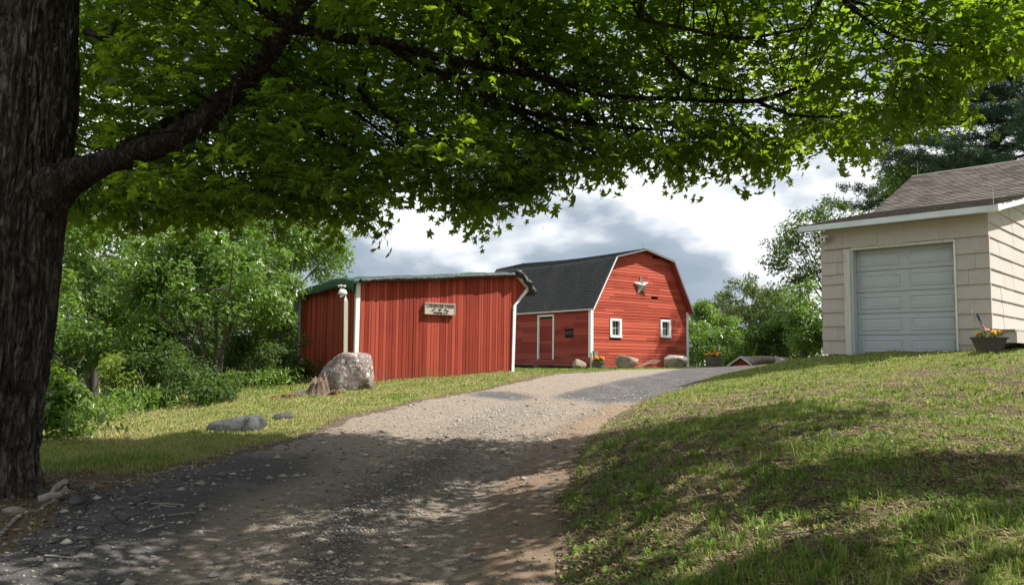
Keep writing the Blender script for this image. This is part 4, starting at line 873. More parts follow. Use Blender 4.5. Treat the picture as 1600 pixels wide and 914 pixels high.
rc = MB(); rc.prism([(RD[0] - .16, RD[1] - .06), (RD[0], RD[1] + .03), (RD[0] + .16, RD[1] - .06), (RD[0], RD[1] - .02)], -.47, 4.05, 'yz'); rc.obj('ridge_cap', M['shingle'], gar)
for x_, y_, z_, h_ in ((3.93, -.36, 3.33, .42), (-.30, RD[0], RD[1], .5)): MB().tube([(x_, y_, z_), (x_, y_, z_ + h_)], [.008, .003], 6).obj('lightning_rod', M['steel'], gar)
# floodlight camera under the left eave
fl = tag(empty('security_camera', gar_pt(0.02, -.10, 2.93), R_(-45)), 'small white security camera with two lamps under the left garage eave', 'security camera')
MB().box(-.03, .17, -.02, .06, .10, .16).obj('mount', M['plastic_white'], fl, bevel=.01)
MB().box(.02, .13, -.12, .02, -.02, .10).obj('camera_body', M['plastic_white'], fl, bevel=.012)
MB().box(.055, .095, -.125, -.119, .005, .075).obj('lens', M['dark'], fl)
for s_ in (-1, 1): MB().tube([(.075 + s_ * .09, .0, .08), (.075 + s_ * .15, -.07, .055)], [.03, .06], 12).obj('lamp_head', M['plastic_grey' if s_ > 0 else 'plastic_white'], fl)
# low bench along the right wall, planter and flag
bz0 = gar_pt(3.9, -1.0, 0)
bench = tag(empty('wooden_ledge', gar_pt(3.74, -.95, -.1), R_(-45)), 'low grey wooden ledge along the garage side wall behind the planter', 'ledge')
for k in range(4): MB().box(0.02 + .15 * k, .165 + .15 * k, 0, 5.5, .66, .70).obj('plank', M['greywood'], bench)
MB().box(.01, .03, .05, 5.45, .42, .655).obj('apron', M['siding'], bench); MB().box(.62, .64, 0.02, 5.48, .42, .655).obj('apron', M['siding'], bench); MB().box(.031, .619, .03, .05, .42, .655).obj('apron', M['siding'], bench)
for yy in (.2, 2.6, 5.2): MB().box(.1, .2, yy, yy + .1, -.1, .655).obj('leg', M['greywood'], bench)

def flower_mb(r, n=7):
    mb = MB(); vs = [(0, 0, r * .6)]
    for k in range(n * 2): a = math.pi * k / n; q = r * (1.0 if k % 2 else .72); vs.append((q * math.cos(a), q * math.sin(a), r * (.15 if k % 2 else .35)))
    vs.append((0, 0, -r * .4)); fs = [(0, 1 + k, 1 + (k + 1) % (2 * n)) for k in range(2 * n)] + [(2 * n + 1, 1 + (k + 1) % (2 * n), 1 + k) for k in range(2 * n)]
    return mb.add(vs, fs)
FLM = {}
def flower(parent, kind, loc, s):
    if kind not in FLM: o = flower_mb(0.05).obj('flower', M[kind], parent); FLM[kind] = o.data
    else: o = link(bpy.data.objects.new('flower', FLM[kind]), parent)
    o.location = loc; o.scale = (s, s, s); o.rotation_euler = (random.uniform(-.6, .6), random.uniform(-.6, .6), random.uniform(0, 6)); return o
LEAF2 = np.array([[0, 0, 0], [.26, .42, .06], [0, 1.08, -.08], [-.26, .42, .06]]); LEAF2F = np.array([[0, 1, 2], [0, 2, 3]])
def leaf_cloud(C_, N_, T_, S_, shape, faces):
    N_ = N_ / np.linalg.norm(N_, axis=1, keepdims=True); T_ = T_ - N_ * (T_ * N_).sum(1, keepdims=True); T_ /= np.maximum(np.linalg.norm(T_, axis=1, keepdims=True), 1e-6); B_ = np.cross(T_, N_)
    V = C_[:, None] + S_[:, None, None] * (shape[None, :, 0:1] * B_[:, None] + shape[None, :, 1:2] * T_[:, None] + shape[None, :, 2:3] * N_[:, None])
    F = np.arange(len(C_))[:, None, None] * len(shape) + faces[None]; return V.reshape(-1, 3), F.reshape(-1, 3)
def tuft(parent, name, n, box, size, mat, seed):
    r = np.random.default_rng(seed); C_ = np.stack([r.uniform(box[0], box[1], n), r.uniform(box[2], box[3], n), r.uniform(box[4], box[5], n)], 1)
    V, F = leaf_cloud(C_, r.normal(0, .6, (n, 3)) + (0, 0, .8), r.normal(0, 1, (n, 3)) + (0, 0, .7), size * (.6 + .8 * r.random(n)), LEAF2, LEAF2F)
    o = mesh_np(name, V, F, M[mat], parent, {'tint': np.repeat(r.random(n), 4)}); o['kind'] = 'stuff'; return o
pp = at(1546, 549, 15.0); pz = at(1546, 547, 15.0)[2]
pl = tag(empty('flower_planter', (pp[0], pp[1], pz - .02), R_(-8)), 'dark tapered planter box of orange marigolds by the garage corner', 'planter')
MB().add([(-.22, -.12, 0), (.22, -.12, 0), (.22, .12, 0), (-.22, .12, 0), (-.32, -.16, .29), (.32, -.16, .29), (.32, .16, .29), (-.32, .16, .29), (-.29, -.13, .29), (.29, -.13, .29), (.29, .13, .29), (-.29, .13, .29), (-.29, -.13, .25), (.29, -.13, .25), (.29, .13, .25), (-.29, .13, .25)],
         [(3, 2, 1, 0), (0, 1, 5, 4), (1, 2, 6, 5), (2, 3, 7, 6), (3, 0, 4, 7)] + [(4 + i, 4 + (i + 1) % 4, 8 + (i + 1) % 4, 8 + i) for i in range(4)] + [(8 + i, 8 + (i + 1) % 4, 12 + (i + 1) % 4, 12 + i) for i in range(4)] + [(12, 13, 14, 15)]).obj('pot', M['pot'], pl, bevel=.008)
MB().add([(-.335, -.175, .27), (.335, -.175, .27), (.335, .175, .27), (-.335, .175, .27), (-.335, -.175, .30), (.335, -.175, .30), (.335, .175, .30), (-.335, .175, .30), (-.30, -.14, .30), (.30, -.14, .30), (.30, .14, .30), (-.30, .14, .30)],
         [(0, 1, 5, 4), (1, 2, 6, 5), (2, 3, 7, 6), (3, 0, 4, 7)] + [(4 + i, 4 + (i + 1) % 4, 8 + (i + 1) % 4, 8 + i) for i in range(4)]).obj('rim', M['pot'], pl)
tuft(pl, 'foliage', 170, (-.28, .28, -.12, .12, .27, .40), .075, 'dark_leaf', 91)
for i, (fx_, fz_, k_, s_) in enumerate([(-.27, .36, 'orange', .9), (-.17, .40, 'orange', .9), (-.07, .46, 'orange', .9), (.04, .42, 'yellow', .95), (.08, .38, 'yellow', .9), (.11, .42, 'yellow', 1.0), (.16, .41, 'orange', .7), (.22, .42, 'yellow', 1.0), (.26, .40, 'orange', .8), (.0, .38, 'orange', .7), (-.2, .34, 'orange', .7), (.27, .41, 'yellow', .8)]):
    flower(pl, k_, (fx_, random.uniform(-.13, .02), fz_), s_)
pl.scale = (.88, .88, .9)
# little flag on a stick, stuck in the planter
fg = tag(empty('small_flag', (pp[0] - .17, pp[1] - .03, pz + .25), R_(-8)), 'small American stick flag standing in the marigold planter', 'flag')
MB().tube([(0.06, 0, 0), (-.13, 0, .42)], .006, 6).obj('stick', M['postwood'], fg)
M['flag_blue'] = m_plain('flag_blue', (.03, .05, .14), .8, .1); M['flag_red'] = m_plain('flag_red', (.45, .03, .05), .8, .1); M['flag_white'] = m_plain('flag_white', (.75, .73, .72), .8, .05)
dirn = np.array([-.19, .42]) / np.hypot(.19, .42); base = np.array([-.12, .405]); fold = lambda s, t: (base[0] - dirn[0] * s * .30 + t * .10 * (1 - .15 * s) + .03 * s, -.01 - .02 * math.sin(9 * t + 4 * s), base[1] - dirn[1] * s * .30 - t * .055 - .05 * t * s)
for k in range(9):                               # hanging fold: stripes run down the cloth, the blue canton at the top
    s0, s1 = k / 9, (k + 1) / 9; mat = 'flag_blue' if k < 4 else ('flag_white' if k % 2 == 0 else 'flag_red'); ts = np.linspace(0, 1, 5); q = MB(); vs = [fold(s, t) for s in (s0, s1) for t in ts]
    vs += [(a, b + .003, c) for a, b, c in vs]
    fs = [(i, i + 1, i + 6, i + 5) for i in range(4)] + [(10 + i, 15 + i, 16 + i, 11 + i) for i in range(4)]
    q.add(vs, fs).obj('canton_band' if k < 4 else 'stripe', M[mat], fg)
q = MB()
for r_i in range(4):
    for c_i in range(4): a, b, c = fold(.05 + .1 * r_i, .15 + .22 * c_i); q.box(a - .006, a + .006, b - .004, b - .002, c - .006, c + .006)
q.obj('stars', M['flag_white'], fg); fg.scale = (1.25, 1.25, 1.25)

# ------------------------------------------------------------------ boulders, stump
def rock(name, loc, dims, rz, mat, seed, planes=14, sharp=0.5, flat=0.25, tilt=(0, 0), nu=44, nv=26, extra=()):
    r = np.random.default_rng(seed)
    N_ = r.normal(0, 1, (planes, 3)); N_ /= np.linalg.norm(N_, axis=1, keepdims=True); D_ = 0.80 + 0.22 * r.random(planes)
    for nx_, ny_, nz_, dd in extra:
        v = np.array([nx_, ny_, nz_]); N_ = np.vstack([N_, v / np.linalg.norm(v)]); D_ = np.append(D_, dd)
    th, ph = np.meshgrid(np.linspace(0, 2 * np.pi, nu, endpoint=False), np.linspace(0.001, np.pi - 0.001, nv))
    d = np.stack([np.sin(ph) * np.cos(th), np.sin(ph) * np.sin(th), np.cos(ph)], -1).reshape(-1, 3)
    k = d @ N_.T; rr = np.where(k > 0.05, D_[None] / np.maximum(k, 0.05), 9.0); q = 9 + 22 * sharp
    rad = (np.minimum(rr, 3.0) ** -q).sum(1) ** (-1 / q); rad = np.minimum(rad, 1.15)
    rad *= 1 + 0.10 * (fbm(d * 2.3 + seed, 3, seed) - 0.5) + 0.05 * (fbm(d * 8 + seed, 3, seed + 5) - 0.5)
    V = d * rad[:, None] * np.array(dims)[None] / 2
    i, j = np.meshgrid(np.arange(nv - 1), np.arange(nu), indexing='ij'); a = (i * nu + j).ravel(); b = (i * nu + (j + 1) % nu).ravel()
    F = np.stack([a, a + nu, b + nu, b], 1)
    o = mesh_np(name, V, F, mat, None, None, True); o.location = loc; o.rotation_euler = (tilt[0], tilt[1], rz); return o
def gnd_at(px, py, Y): p = at(px, py, Y); return (p[0], p[1], hz(p[0], p[1]))
g0 = gnd_at(543, 609, 18.4)
o = rock('boulder', (g0[0], g0[1], g0[2] + .36), (1.36, 1.0, 1.22), .12, M['boulder'], 103, 9, .75, tilt=(0.02, -.22), nu=72, nv=44, extra=((0.05, -1, .10, .62), (-.75, -.35, .62, .72), (1, -.1, -.06, .80), (.2, .1, 1, .82), (-.6, -.55, -.1, .80)))
tag(o, 'large lichen-spotted brown boulder standing against the red shed corner', 'boulder')
g0 = gnd_at(366, 672, 11.6)
o = rock('boulder', (g0[0], g0[1] + .1, g0[2] + .02), (.78, .50, .52), .42, M['greyrock'], 105, 8, .4, tilt=(.05, -.20), nu=60, nv=36, extra=((.1, .2, 1, .72),))
tag(o, 'long low dark grey boulder lying on the sloping lawn', 'boulder')
g0 = gnd_at(441, 655, 12.9)
tag(rock('small_stone', (g0[0], g0[1], g0[2] + .02), (.30, .20, .16), .3, M['greyrock'], 109, 10, .4, tilt=(0, -.2)), 'small grey stone in the lawn beside the long low boulder', 'stone')
for px, py, Y, dims, rz, mt, sd, lab, ex in [
        (904, 573, 33.5, (.60, .50, .46), .3, 'brownrock', 112, 'roundish brown stone by the barn corner, left of the marigold tub', ()),
        (981, 569, 33.8, (1.0, .75, .62), .1, 'brownrock', 117, 'dark-faced wedge of stone in front of the barn gable between the two windows', ((.35, 0, 1, .70), (-.7, -1, .15, .66))),
        (1053, 568, 35.0, (1.08, .8, .64), .1, 'palerock', 118, 'pale rounded boulder at the right foot of the barn gable', ((.1, 0, 1, .8),)),
        (1191, 566, 36.0, (1.10, .8, .62), .2, 'brownrock', 121, 'low brown boulder in front of the little red outbuilding roof', ((0, 0, 1, .6),))]:
    p = at(px, py, Y); tag(rock('boulder', (p[0], p[1], p[2] + dims[2] * .18), dims, rz, M[mt], sd, 9, .45, extra=ex), lab, 'boulder')
# rotten stump
p = gnd_at(497, 621, 17.2)
stp = tag(empty('tree_stump', (p[0], p[1], p[2] - .05), .2), 'rotten broken tree stump on the lawn beside the big boulder', 'tree stump')
sn, sz_ = 60, 18; th, tz_ = np.meshgrid(np.linspace(0, 2 * np.pi, sn, endpoint=False), np.linspace(0, 1, sz_))
htop = .22 + .38 * n2(np.cos(th) * 2.2 + 5, np.sin(th) * 2.2, 1.0, 3, 401) + .20 * (n2(np.cos(th) * 7, np.sin(th) * 7, 1.0, 2, 403) - .3) + .06 * np.cos(th); rr_ = (.27 - .12 * tz_ + .10 * (n2(np.cos(th) * 3, np.sin(th) * 3 + tz_ * .5, 1.0, 3, 405) - .5) + .09 * (n2(np.cos(th) * 8, np.sin(th) * 8 + tz_ * .4, 1.0, 2, 407) - .5) + .10 * (1 - tz_) ** 3)
Vs = np.stack([rr_ * np.cos(th), rr_ * np.sin(th) * .8, tz_ * htop * .95], 2); inn = Vs[-1:].copy(); inn[:, :, :2] *= .45; inn[:, :, 2] *= .45; Vs = np.concatenate([Vs, inn]); sz2 = sz_ + 1
i, j = np.meshgrid(np.arange(sz2 - 1), np.arange(sn), indexing='ij'); a_ = (i * sn + j).ravel(); b_ = (i * sn + (j + 1) % sn).ravel()
mesh_np('broken_trunk', Vs.reshape(-1, 3), np.stack([a_, b_, b_ + sn, a_ + sn], 1), M['rot'], stp)
for k in range(9):
    x0_, y0_ = -.36 + random.uniform(-.10, .10), random.uniform(-.2, .02); h_ = random.uniform(.08, .24); w0_ = random.uniform(.04, .07)
    MB().hexa([(x0_ - w0_, y0_ - .03, 0), (x0_ + w0_, y0_ - .035, 0), (x0_ + w0_ * .9, y0_ + .04, 0), (x0_ - w0_, y0_ + .04, 0), (x0_ - w0_ * .7, y0_ - .02, h_ * random.uniform(.6, 1)), (x0_ + w0_ * .6, y0_ - .02, h_), (x0_ + w0_ * .6, y0_ + .03, h_ * random.uniform(.6, 1)), (x0_ - w0_ * .6, y0_ + .03, h_ * .8)]).obj('splinter', M['greywood'], stp)
def chips(name, parent, n, cx, cy, rx, ry, s, mat, seed, world=True):
    r = np.random.default_rng(seed); x = cx + r.normal(0, rx, n); y = cy + r.normal(0, ry, n); z = hgt(x, y) + .012 + .05 * r.random(n) * np.exp(-((x - cx) / rx) ** 2); mb = MB()
    for a, b, c in zip(x, y, z):
        t = r.random() * 6.28; l, wd = s * (.5 + r.random()), s * .3 * (.5 + r.random()); dx_, dy_ = math.cos(t), math.sin(t); h0, h1 = r.uniform(0, s * .5, 2)
        mb.hexa([(a - dx_ * l - dy_ * wd, b - dy_ * l + dx_ * wd, c + h0), (a + dx_ * l - dy_ * wd, b + dy_ * l + dx_ * wd, c + h1), (a + dx_ * l + dy_ * wd, b + dy_ * l - dx_ * wd, c + h1), (a - dx_ * l + dy_ * wd, b - dy_ * l - dx_ * wd, c + h0),
                 (a - dx_ * l - dy_ * wd, b - dy_ * l + dx_ * wd, c + h0 + .012), (a + dx_ * l - dy_ * wd, b + dy_ * l + dx_ * wd, c + h1 + .012), (a + dx_ * l + dy_ * wd, b + dy_ * l - dx_ * wd, c + h1 + .012), (a - dx_ * l + dy_ * wd, b - dy_ * l - dx_ * wd, c + h0 + .012)])
    return mb.obj(name, M[mat], parent)
tag(chips('bark_chips', None, 110, p[0] - .62, p[1] - .12, .20, .10, .05, 'redrot', 131), 'reddish rotten bark chips spilled left of the stump', 'bark chips', kind='stuff')
tag(chips('bark_chips', None, 60, p[0] + .33, p[1] + .02, .12, .10, .05, 'redrot', 132), 'reddish rotten bark chips between stump and boulder', 'bark chips', kind='stuff')
# rocks, wood and sticks round the maple's foot
for i, (px, py, Y, dims, mt, lab) in enumerate([(24, 783, 6.3, (.20, .16, .08), 'brownrock', 'brown flat stone in the litter left of the maple roots'), (66, 750, 7.0, (.18, .16, .13), 'greyrock', 'grey stone tucked against the maple root flare'), (122, 764, 6.7, (.20, .16, .13), 'greyrock', 'dark stone beside the driftwood log by the maple'),
                                                   (92, 752, 7.1, (.18, .15, .13), 'brownrock', 'rounded brown stone behind the weathered log near the maple'), (128, 792, 6.0, (.06, .05, .03), 'palerock', 'small pale pebble on the bare earth by the driveway')]):
    q = gnd_at(px, py, Y); tag(rock('loose_rock', (q[0], q[1], q[2] + dims[2] * .12), tuple(.8 * v for v in dims), i, M[mt], 140 + i, 10, .4, nu=24, nv=14), lab, 'rock')
for i, (a, b, r0, mt, lab) in enumerate([((84, 768, 6.8), (102, 752, 6.7), .032, 'greywood', 'short weathered grey log on end by the maple foot'), ((112, 757, 6.8), (131, 764, 6.6), .04, 'bark2', 'stub of branch lying by the stones at the maple foot'), ((60, 780, 6.3), (95, 772, 6.4), .03, 'greywood', 'thin grey branch lying on the litter under the maple')]):
    A_, B_ = at(*a), at(*b); A_[2] = max(A_[2], hz(A_[0], A_[1]) + .02); B_[2] = max(B_[2], hz(B_[0], B_[1]) + .03)
    tag(MB().tube([A_, (A_ + B_) / 2 + np.array([0, 0, .01]), B_], [r0, r0 * .95, r0 * .8], 10, .1).obj('log', M[mt]), lab, 'log')
for i in range(14):
    x_, y_ = random.uniform(-4.6, -2.6), random.uniform(5.2, 7.6); a = random.uniform(0, 3.1); l = random.uniform(.1, .3); pts = [(x_ + l * (k / 3 - .5) * math.cos(a) + random.uniform(-.01, .01), y_ + l * (k / 3 - .5) * math.sin(a), 0) for k in range(4)]; pts = [(q[0], q[1], hz(q[0], q[1]) + .012) for q in pts]
    tag(MB().tube(pts, .006, 5).obj('twig', M['greywood']), 'thin dry twig among the litter at the maple foot', 'twig', 'twigs round the maple foot')
for i in range(16):
    y_ = random.uniform(4, 10); x_ = float(xr(y_)) + random.uniform(.2, 4); a = random.uniform(-.6, 1.2); l = random.uniform(.12, .4); pts = [(x_ + l * (k / 3 - .5) * math.cos(a), y_ + l * (k / 3 - .5) * math.sin(a) + random.uniform(-.02, .02), 0) for k in range(4)]; pts = [(q[0], q[1], hz(q[0], q[1]) + .02) for q in pts]
    tag(MB().tube(pts, [.006, .005, .004, .002], 5).obj('twig', M['bark2']), 'dry twig lying in the thin grass of the bank', 'twig', 'twigs fallen on the bank')
# tubs of flowers, meter post, outbuilding
def tub(name, px, py, Y, rad, h, label, cols, nf):
    q = at(px, py, Y); t = tag(empty(name, (q[0], q[1], q[2]), 0), label, 'flower tub'); n = 18
    for k in range(n):
        a0, a1 = 2 * math.pi * (k + .04) / n, 2 * math.pi * (k + .96) / n; mb = MB(); c = lambda a, r, z: (r * math.cos(a), r * math.sin(a), z)
        mb.hexa([c(a0, rad * .86, 0), c(a1, rad * .86, 0), c(a1, rad * .78, 0), c(a0, rad * .78, 0), c(a0, rad, h), c(a1, rad, h), c(a1, rad * .92, h), c(a0, rad * .92, h)]).obj('stave', M['barrelwood'], t)
    for z_, r_ in ((h * .22, rad * .90), (h * .72, rad * .975)): MB().lathe([(r_ - .01, z_), (r_ + .012, z_), (r_ + .016, z_ + .05), (r_ - .01, z_ + .05)], 24).obj('hoop', M['iron'], t)
    MB().lathe([(rad * .9, h - .05), (rad * .4, h - .02), (.01, h - .02)], 18, cap=False).obj('soil', M['dark'], t)
    tuft(t, 'foliage', 160, (-rad * .7, rad * .7, -rad * .7, rad * .7, h - .02, h + .12), .09, 'dark_leaf', int(px))
    for k in range(nf): a = random.uniform(0, 6.28); q_ = rad * .85 * math.sqrt(random.random()); flower(t, random.choice(cols), (q_ * math.cos(a), q_ * math.sin(a), h + random.uniform(.08, .20)), random.uniform(1.0, 1.7))
tub('flower_tub', 935, 577, 34.6, .30, .34, 'dark half barrel of bright orange marigolds at the barn corner', ['orange', 'yellow', 'orange'], 34)
tub('flower_tub', 1115.5, 573, 34.4, .39, .42, 'wooden half barrel planter of marigolds right of the barn, before the bushes', ['orange', 'yellow', 'yellow'], 24)
q = at(925, 578, 34.9); mp = tag(empty('meter_post', tuple(q), R_(36)), 'grey electrical box on a short post beside the barn corner', 'meter post')
MB().box(-.06, .04, -.05, .05, 0, .78).obj('post', M['postwood'], mp); MB().box(.05, .27, -.10, .04, .48, .84).obj('box', M['trimgrey'], mp, bevel=.01); MB().tube([(.09, -.05, 0), (.09, -.05, .48)], .016, 6).obj('conduit', M['plastic_grey'], mp); MB().box(.04, .28, -.11, .05, .841, .86).obj('lid', M['trimgrey'], mp)
for i, (a, b, r0) in enumerate([((997, 573, 35.5), (1030, 565, 36.2), .035), ((1010, 566, 36.0), (1033, 563, 36.4), .03), ((1005, 571, 35.8), (1018, 563, 36.2), .025), ((942, 574, 34.2), (953, 578, 33.8), .02)]):
    A_, B_ = at(*a), at(*b); tag(MB().tube([A_, (A_ + B_) / 2 + np.array([0, 0, .05]), B_], [r0, r0 * .8, r0 * .4], 7, .15).obj('dead_branch', M['greywood' if i != 2 else 'redrot']), ['long grey dead branch lying along the foot of the barn gable', 'short bare branch stub leaning on the barn gable', 'reddish broken branch leaning on the pile by the barn gable', 'pale stick lying right of the marigold tub'][i], 'dead branch')
q = at(1160, 575, 41); ob = tag(empty('red_outbuilding', (q[0], q[1], q[2] - 2.6), R_(-50)), 'small red outbuilding down the slope, only its grey roof and gable showing', 'outbuilding')
zt = at(1156, 556.5, 41)[2] - q[2] + 2.6
W2 = 1.30; MB().prism([(-W2, 0), (W2, 0), (W2, zt - .82), (0, zt - .1), (-W2, zt - .82)], 0, 4.2).obj('wall', M['gable_red'], ob)
for s_ in (-1, 1):
    mb = MB(); course_run(mb, (s_ * (W2 + .2), zt - .94), (0, zt), 11, -.15, 4.4, 3, .015); mb.obj('roof', M['grayroof'], ob)
    MB().prism([(s_ * (W2 + .22), zt - 1.02), (0, zt - .08), (0, zt + .015), (s_ * (W2 + .22), zt - .93)], -.19, -.155).obj('rake_board', M['white'], ob)
# pale building and green corrugated wall half hidden by the shrubs
q = at(444, 585, 27.5); gs = tag(empty('green_shed', (q[0], q[1], q[2] - .2), R_(20)), 'dark green corrugated shed wall behind the shrubs left of the red shed', 'shed')
x_ = -1.0
while x_ < .55:
    MB().box(x_, x_ + .13, -.05 if int(round((x_ + 1) / .135)) % 2 else -.02, .02, 0, 2.9).obj('wall_sheet', M['greenshed'], gs); x_ += .135
MB().box(-1.0, .55, .021, 2.4, 0, 2.85).obj('wall_core', M['greenshed'], gs); MB().hexa([(-1.15, -.2, 2.9), (.7, -.2, 2.9), (.7, 2.6, 2.9), (-1.15, 2.6, 2.9), (-1.15, -.2, 3.0), (.7, -.2, 3.0), (.7, 2.6, 3.25), (-1.15, 2.6, 3.25)]).obj('roof', M['grayroof'], gs)
q = at(352, 540, 36); wb = tag(empty('pale_building', (q[0], q[1], hz(q[0], q[1]) - .3), R_(15)), 'pale building glimpsed through the multi-stemmed shrub', 'building')
for k in range(20): MB().hexa([(-1.2, -.03, .2 * k), (1.2, -.03, .2 * k), (1.2, .05, .2 * k), (-1.2, .05, .2 * k), (-1.2, -.005, .2 * k + .2), (1.2, -.005, .2 * k + .2), (1.2, .05, .2 * k + .2), (-1.2, .05, .2 * k + .2)]).obj('clapboard', M['farwhite'], wb)
MB().box(-1.15, 1.15, .06, 5, 0, 4).obj('wall_core', M['farwhite'], wb); MB().prism([(-.4, 3.9), (2.5, 5.4), (5.4, 3.9), (2.5, 5.5)], -1.4, 1.4, 'yz').obj('roof', M['grayroof'], wb)

# ------------------------------------------------------------------ trees
_half = [(.0, .0, .02), (.16, -.11, .02), (.36, -.06, -.01), (.54, -.02, -.05), (.40, .16, .01), (.30, .24, .03), (.50, .40, .0), (.74, .56, -.07), (.48, .62, .0), (.20, .50, .05), (.26, .72, .0), (.13, .82, -.02)]
_o = _half + [(0, 1.06, -.10)] + [(-x, y, z) for x, y, z in _half[:0:-1]]
MAPLE = np.array([(0, .34, -.02)] + _o) * (1, 1, 2.2); MAPLEF = np.array([[0, i, i + 1] for i in range(1, len(_o))] + [[0, len(_o), 1]])
_s = [(0, 0, .02), (.5, 0, -.03), (.3, .26, .03), (.68, .6, -.06), (.2, .54, .03), (0, 1.05, -.1), (-.2, .54, .03), (-.68, .6, -.06), (-.3, .26, .03), (-.5, 0, -.03)]
MAPLE2 = np.array(_s); MAPLE2F = np.array([[0, 1, 2], [2, 3, 4], [4, 5, 6], [6, 7, 8], [8, 9, 0], [0, 2, 8], [2, 4, 6], [2, 6, 8]])
tb = gnd_at(-28, 776, 7.0); TBX, TBY, TBZ = tb[0], tb[1], tb[2]
maple = tag(empty('maple_tree', (0, 0, 0)), 'large old maple with furrowed bark at the left, its leafy limbs spread overhead', 'tree')
# trunk: furrowed by real ridges
nth, nzz = 240, 400
th, zz = np.meshgrid(np.linspace(0, 2 * np.pi, nth, endpoint=False), np.linspace(-.35, 7.6, nzz)); cxs = TBX + 0.055 * zz + 0.05 * np.sin(zz * .9); cys = TBY + 0.0 * zz
rad = 0.375 + 0.13 * np.exp(-np.maximum(zz, 0) / .28) * (1 + .45 * np.cos(5 * th + .6)) + .05 * np.exp(-((zz - 3.6) / .8) ** 2) - .010 * zz
fur = fbm(np.stack([np.cos(th) * 6.2, np.sin(th) * 6.2, zz * 1.7], 2).reshape(-1, 3), 3, 151).reshape(th.shape); f2 = fbm(np.stack([np.cos(th) * 15, np.sin(th) * 15, zz * 5.5], 2).reshape(-1, 3), 3, 153).reshape(th.shape)
rad = rad - .050 * (1 - sstep(.0, .10, np.abs(fur - .5))) + .034 * (f2 - .5) - .022 * (1 - sstep(0, .07, np.abs(f2 - .5))) + .05 * (fbm(np.stack([np.cos(th) * 1.4, np.sin(th) * 1.4, zz * .6], 2).reshape(-1, 3), 2, 155).reshape(th.shape) - .5)
V = np.stack([cxs + rad * np.cos(th), cys + rad * np.sin(th), TBZ + zz], 2).reshape(-1, 3)
i, j = np.meshgrid(np.arange(nzz - 1), np.arange(nth), indexing='ij'); a = (i * nth + j).ravel(); b = (i * nth + (j + 1) % nth).ravel()
mesh_np('trunk', V, np.stack([a, b, b + nth, a + nth], 1), M['bark'], maple, None, True)
def spline(P, n):
    P = np.array(P, float); P = np.vstack([2 * P[0] - P[1], P, 2 * P[-1] - P[-2]]); o = []
    for k in range(1, len(P) - 2):
        for s in np.linspace(0, 1, n, endpoint=False): o.append(.5 * (2 * P[k] + (P[k + 1] - P[k - 1]) * s + (2 * P[k - 1] - 5 * P[k] + 4 * P[k + 1] - P[k + 2]) * s * s + (3 * P[k] - P[k - 1] - 3 * P[k + 1] + P[k + 2]) * s ** 3))
    return np.array(o + [P[-2]])
BR = []
def limb(name, pts, parent=maple, mat='limb', n=12, seg=6, rough=.05):
    q = spline([list(at(x, y, Y)) + [r * Y / FPX] for x, y, Y, r in pts], seg); q[:, :3] += .25 * (q[:, 3:4]) * rng.normal(0, .35, (len(q), 3))
    BR.append(q); return MB().tube(q[:, :3], q[:, 3], n, rough).obj(name, M[mat], parent, smooth=True)
limb('limb', [(40, 330, 7.0, 46), (95, 285, 6.9, 30), (140, 264, 6.85, 22), (205, 242, 6.8, 19.5), (290, 207, 6.7, 18.5), (355, 152, 6.6, 17), (420, 85, 6.5, 15), (468, 5, 6.4, 14), (515, -80, 6.4, 13), (600, -220, 6.6, 9)], n=20, seg=9)
limb('limb', [(95, 300, 7.2, 20), (150, 262, 7.5, 17), (215, 225, 7.9, 15), (275, 190, 8.1, 13), (330, 165, 8.4, 11), (400, 100, 8.8, 9), (470, 20, 9.2, 7), (560, -90, 9.6, 5)], n=14)
limb('limb', [(30, 40, 6.9, 44), (20, -120, 6.8, 38), (80, -330, 6.6, 28), (180, -560, 6.4, 18), (300, -800, 6.2, 8)], n=16)
limb('limb', [(0, 0, 6.9, 40), (-90, -200, 7.0, 28), (-200, -450, 7.2, 15), (-300, -650, 7.4, 7)], n=14)
limb('limb', [(60, -60, 6.8, 34), (200, -140, 6.3, 24), (420, -230, 5.9, 17), (700, -330, 5.6, 11), (1000, -380, 5.4, 5)], n=14)
limb('branch', [(355, -25, 6.3, 11), (400, 8, 6.5, 10), (450, 38, 6.7, 9.5), (520, 58, 7.0, 9), (605, 66, 7.3, 8), (690, 92, 7.6, 7), (800, 112, 8.0, 6), (880, 130, 8.3, 5), (950, 150, 8.6, 4), (1060, 155, 8.8, 3.6), (1180, 158, 8.8, 3.8), (1255, 134, 8.6, 2.5)], n=10)
limb('branch', [(605, 66, 7.3, 7), (640, 95, 7.5, 6), (705, 122, 7.9, 5.6), (790, 165, 8.5, 5), (880, 188, 9.0, 4.2), (960, 198, 9.4, 3.2), (1050, 205, 9.6, 2)], n=8)
limb('branch', [(690, -20, 6.4, 6), (740, 40, 6.9, 5.4), (800, 88, 7.4, 5), (860, 130, 7.9, 4), (900, 148, 8.3, 3)], n=8)
limb('branch', [(800, 170, 8.5, 3.5), (850, 200, 8.9, 3), (930, 240, 9.4, 2)], n=8)
limb('branch', [(560, 140, 7.8, 3.5), (600, 180, 8.2, 3), (680, 215, 8.8, 2)], n=8)
limb('branch', [(510, 140, 7.8, 3), (560, 180, 8.4, 2.6), (620, 225, 9.0, 1.8)], n=8)
limb('branch', [(1000, 30, 7.0, 3.5), (1070, 45, 7.2, 3.2), (1160, 60, 7.4, 3), (1270, 42, 7.4, 2)], n=8)
limb('branch', [(1180, 158, 8.8, 3), (1240, 180, 8.8, 2.4), (1330, 182, 8.6, 1.8)], n=8)
limb('branch', [(1040, 90, 7.6, 3.5), (1080, 125, 8.0, 3), (1150, 145, 8.4, 2.4)], n=8)
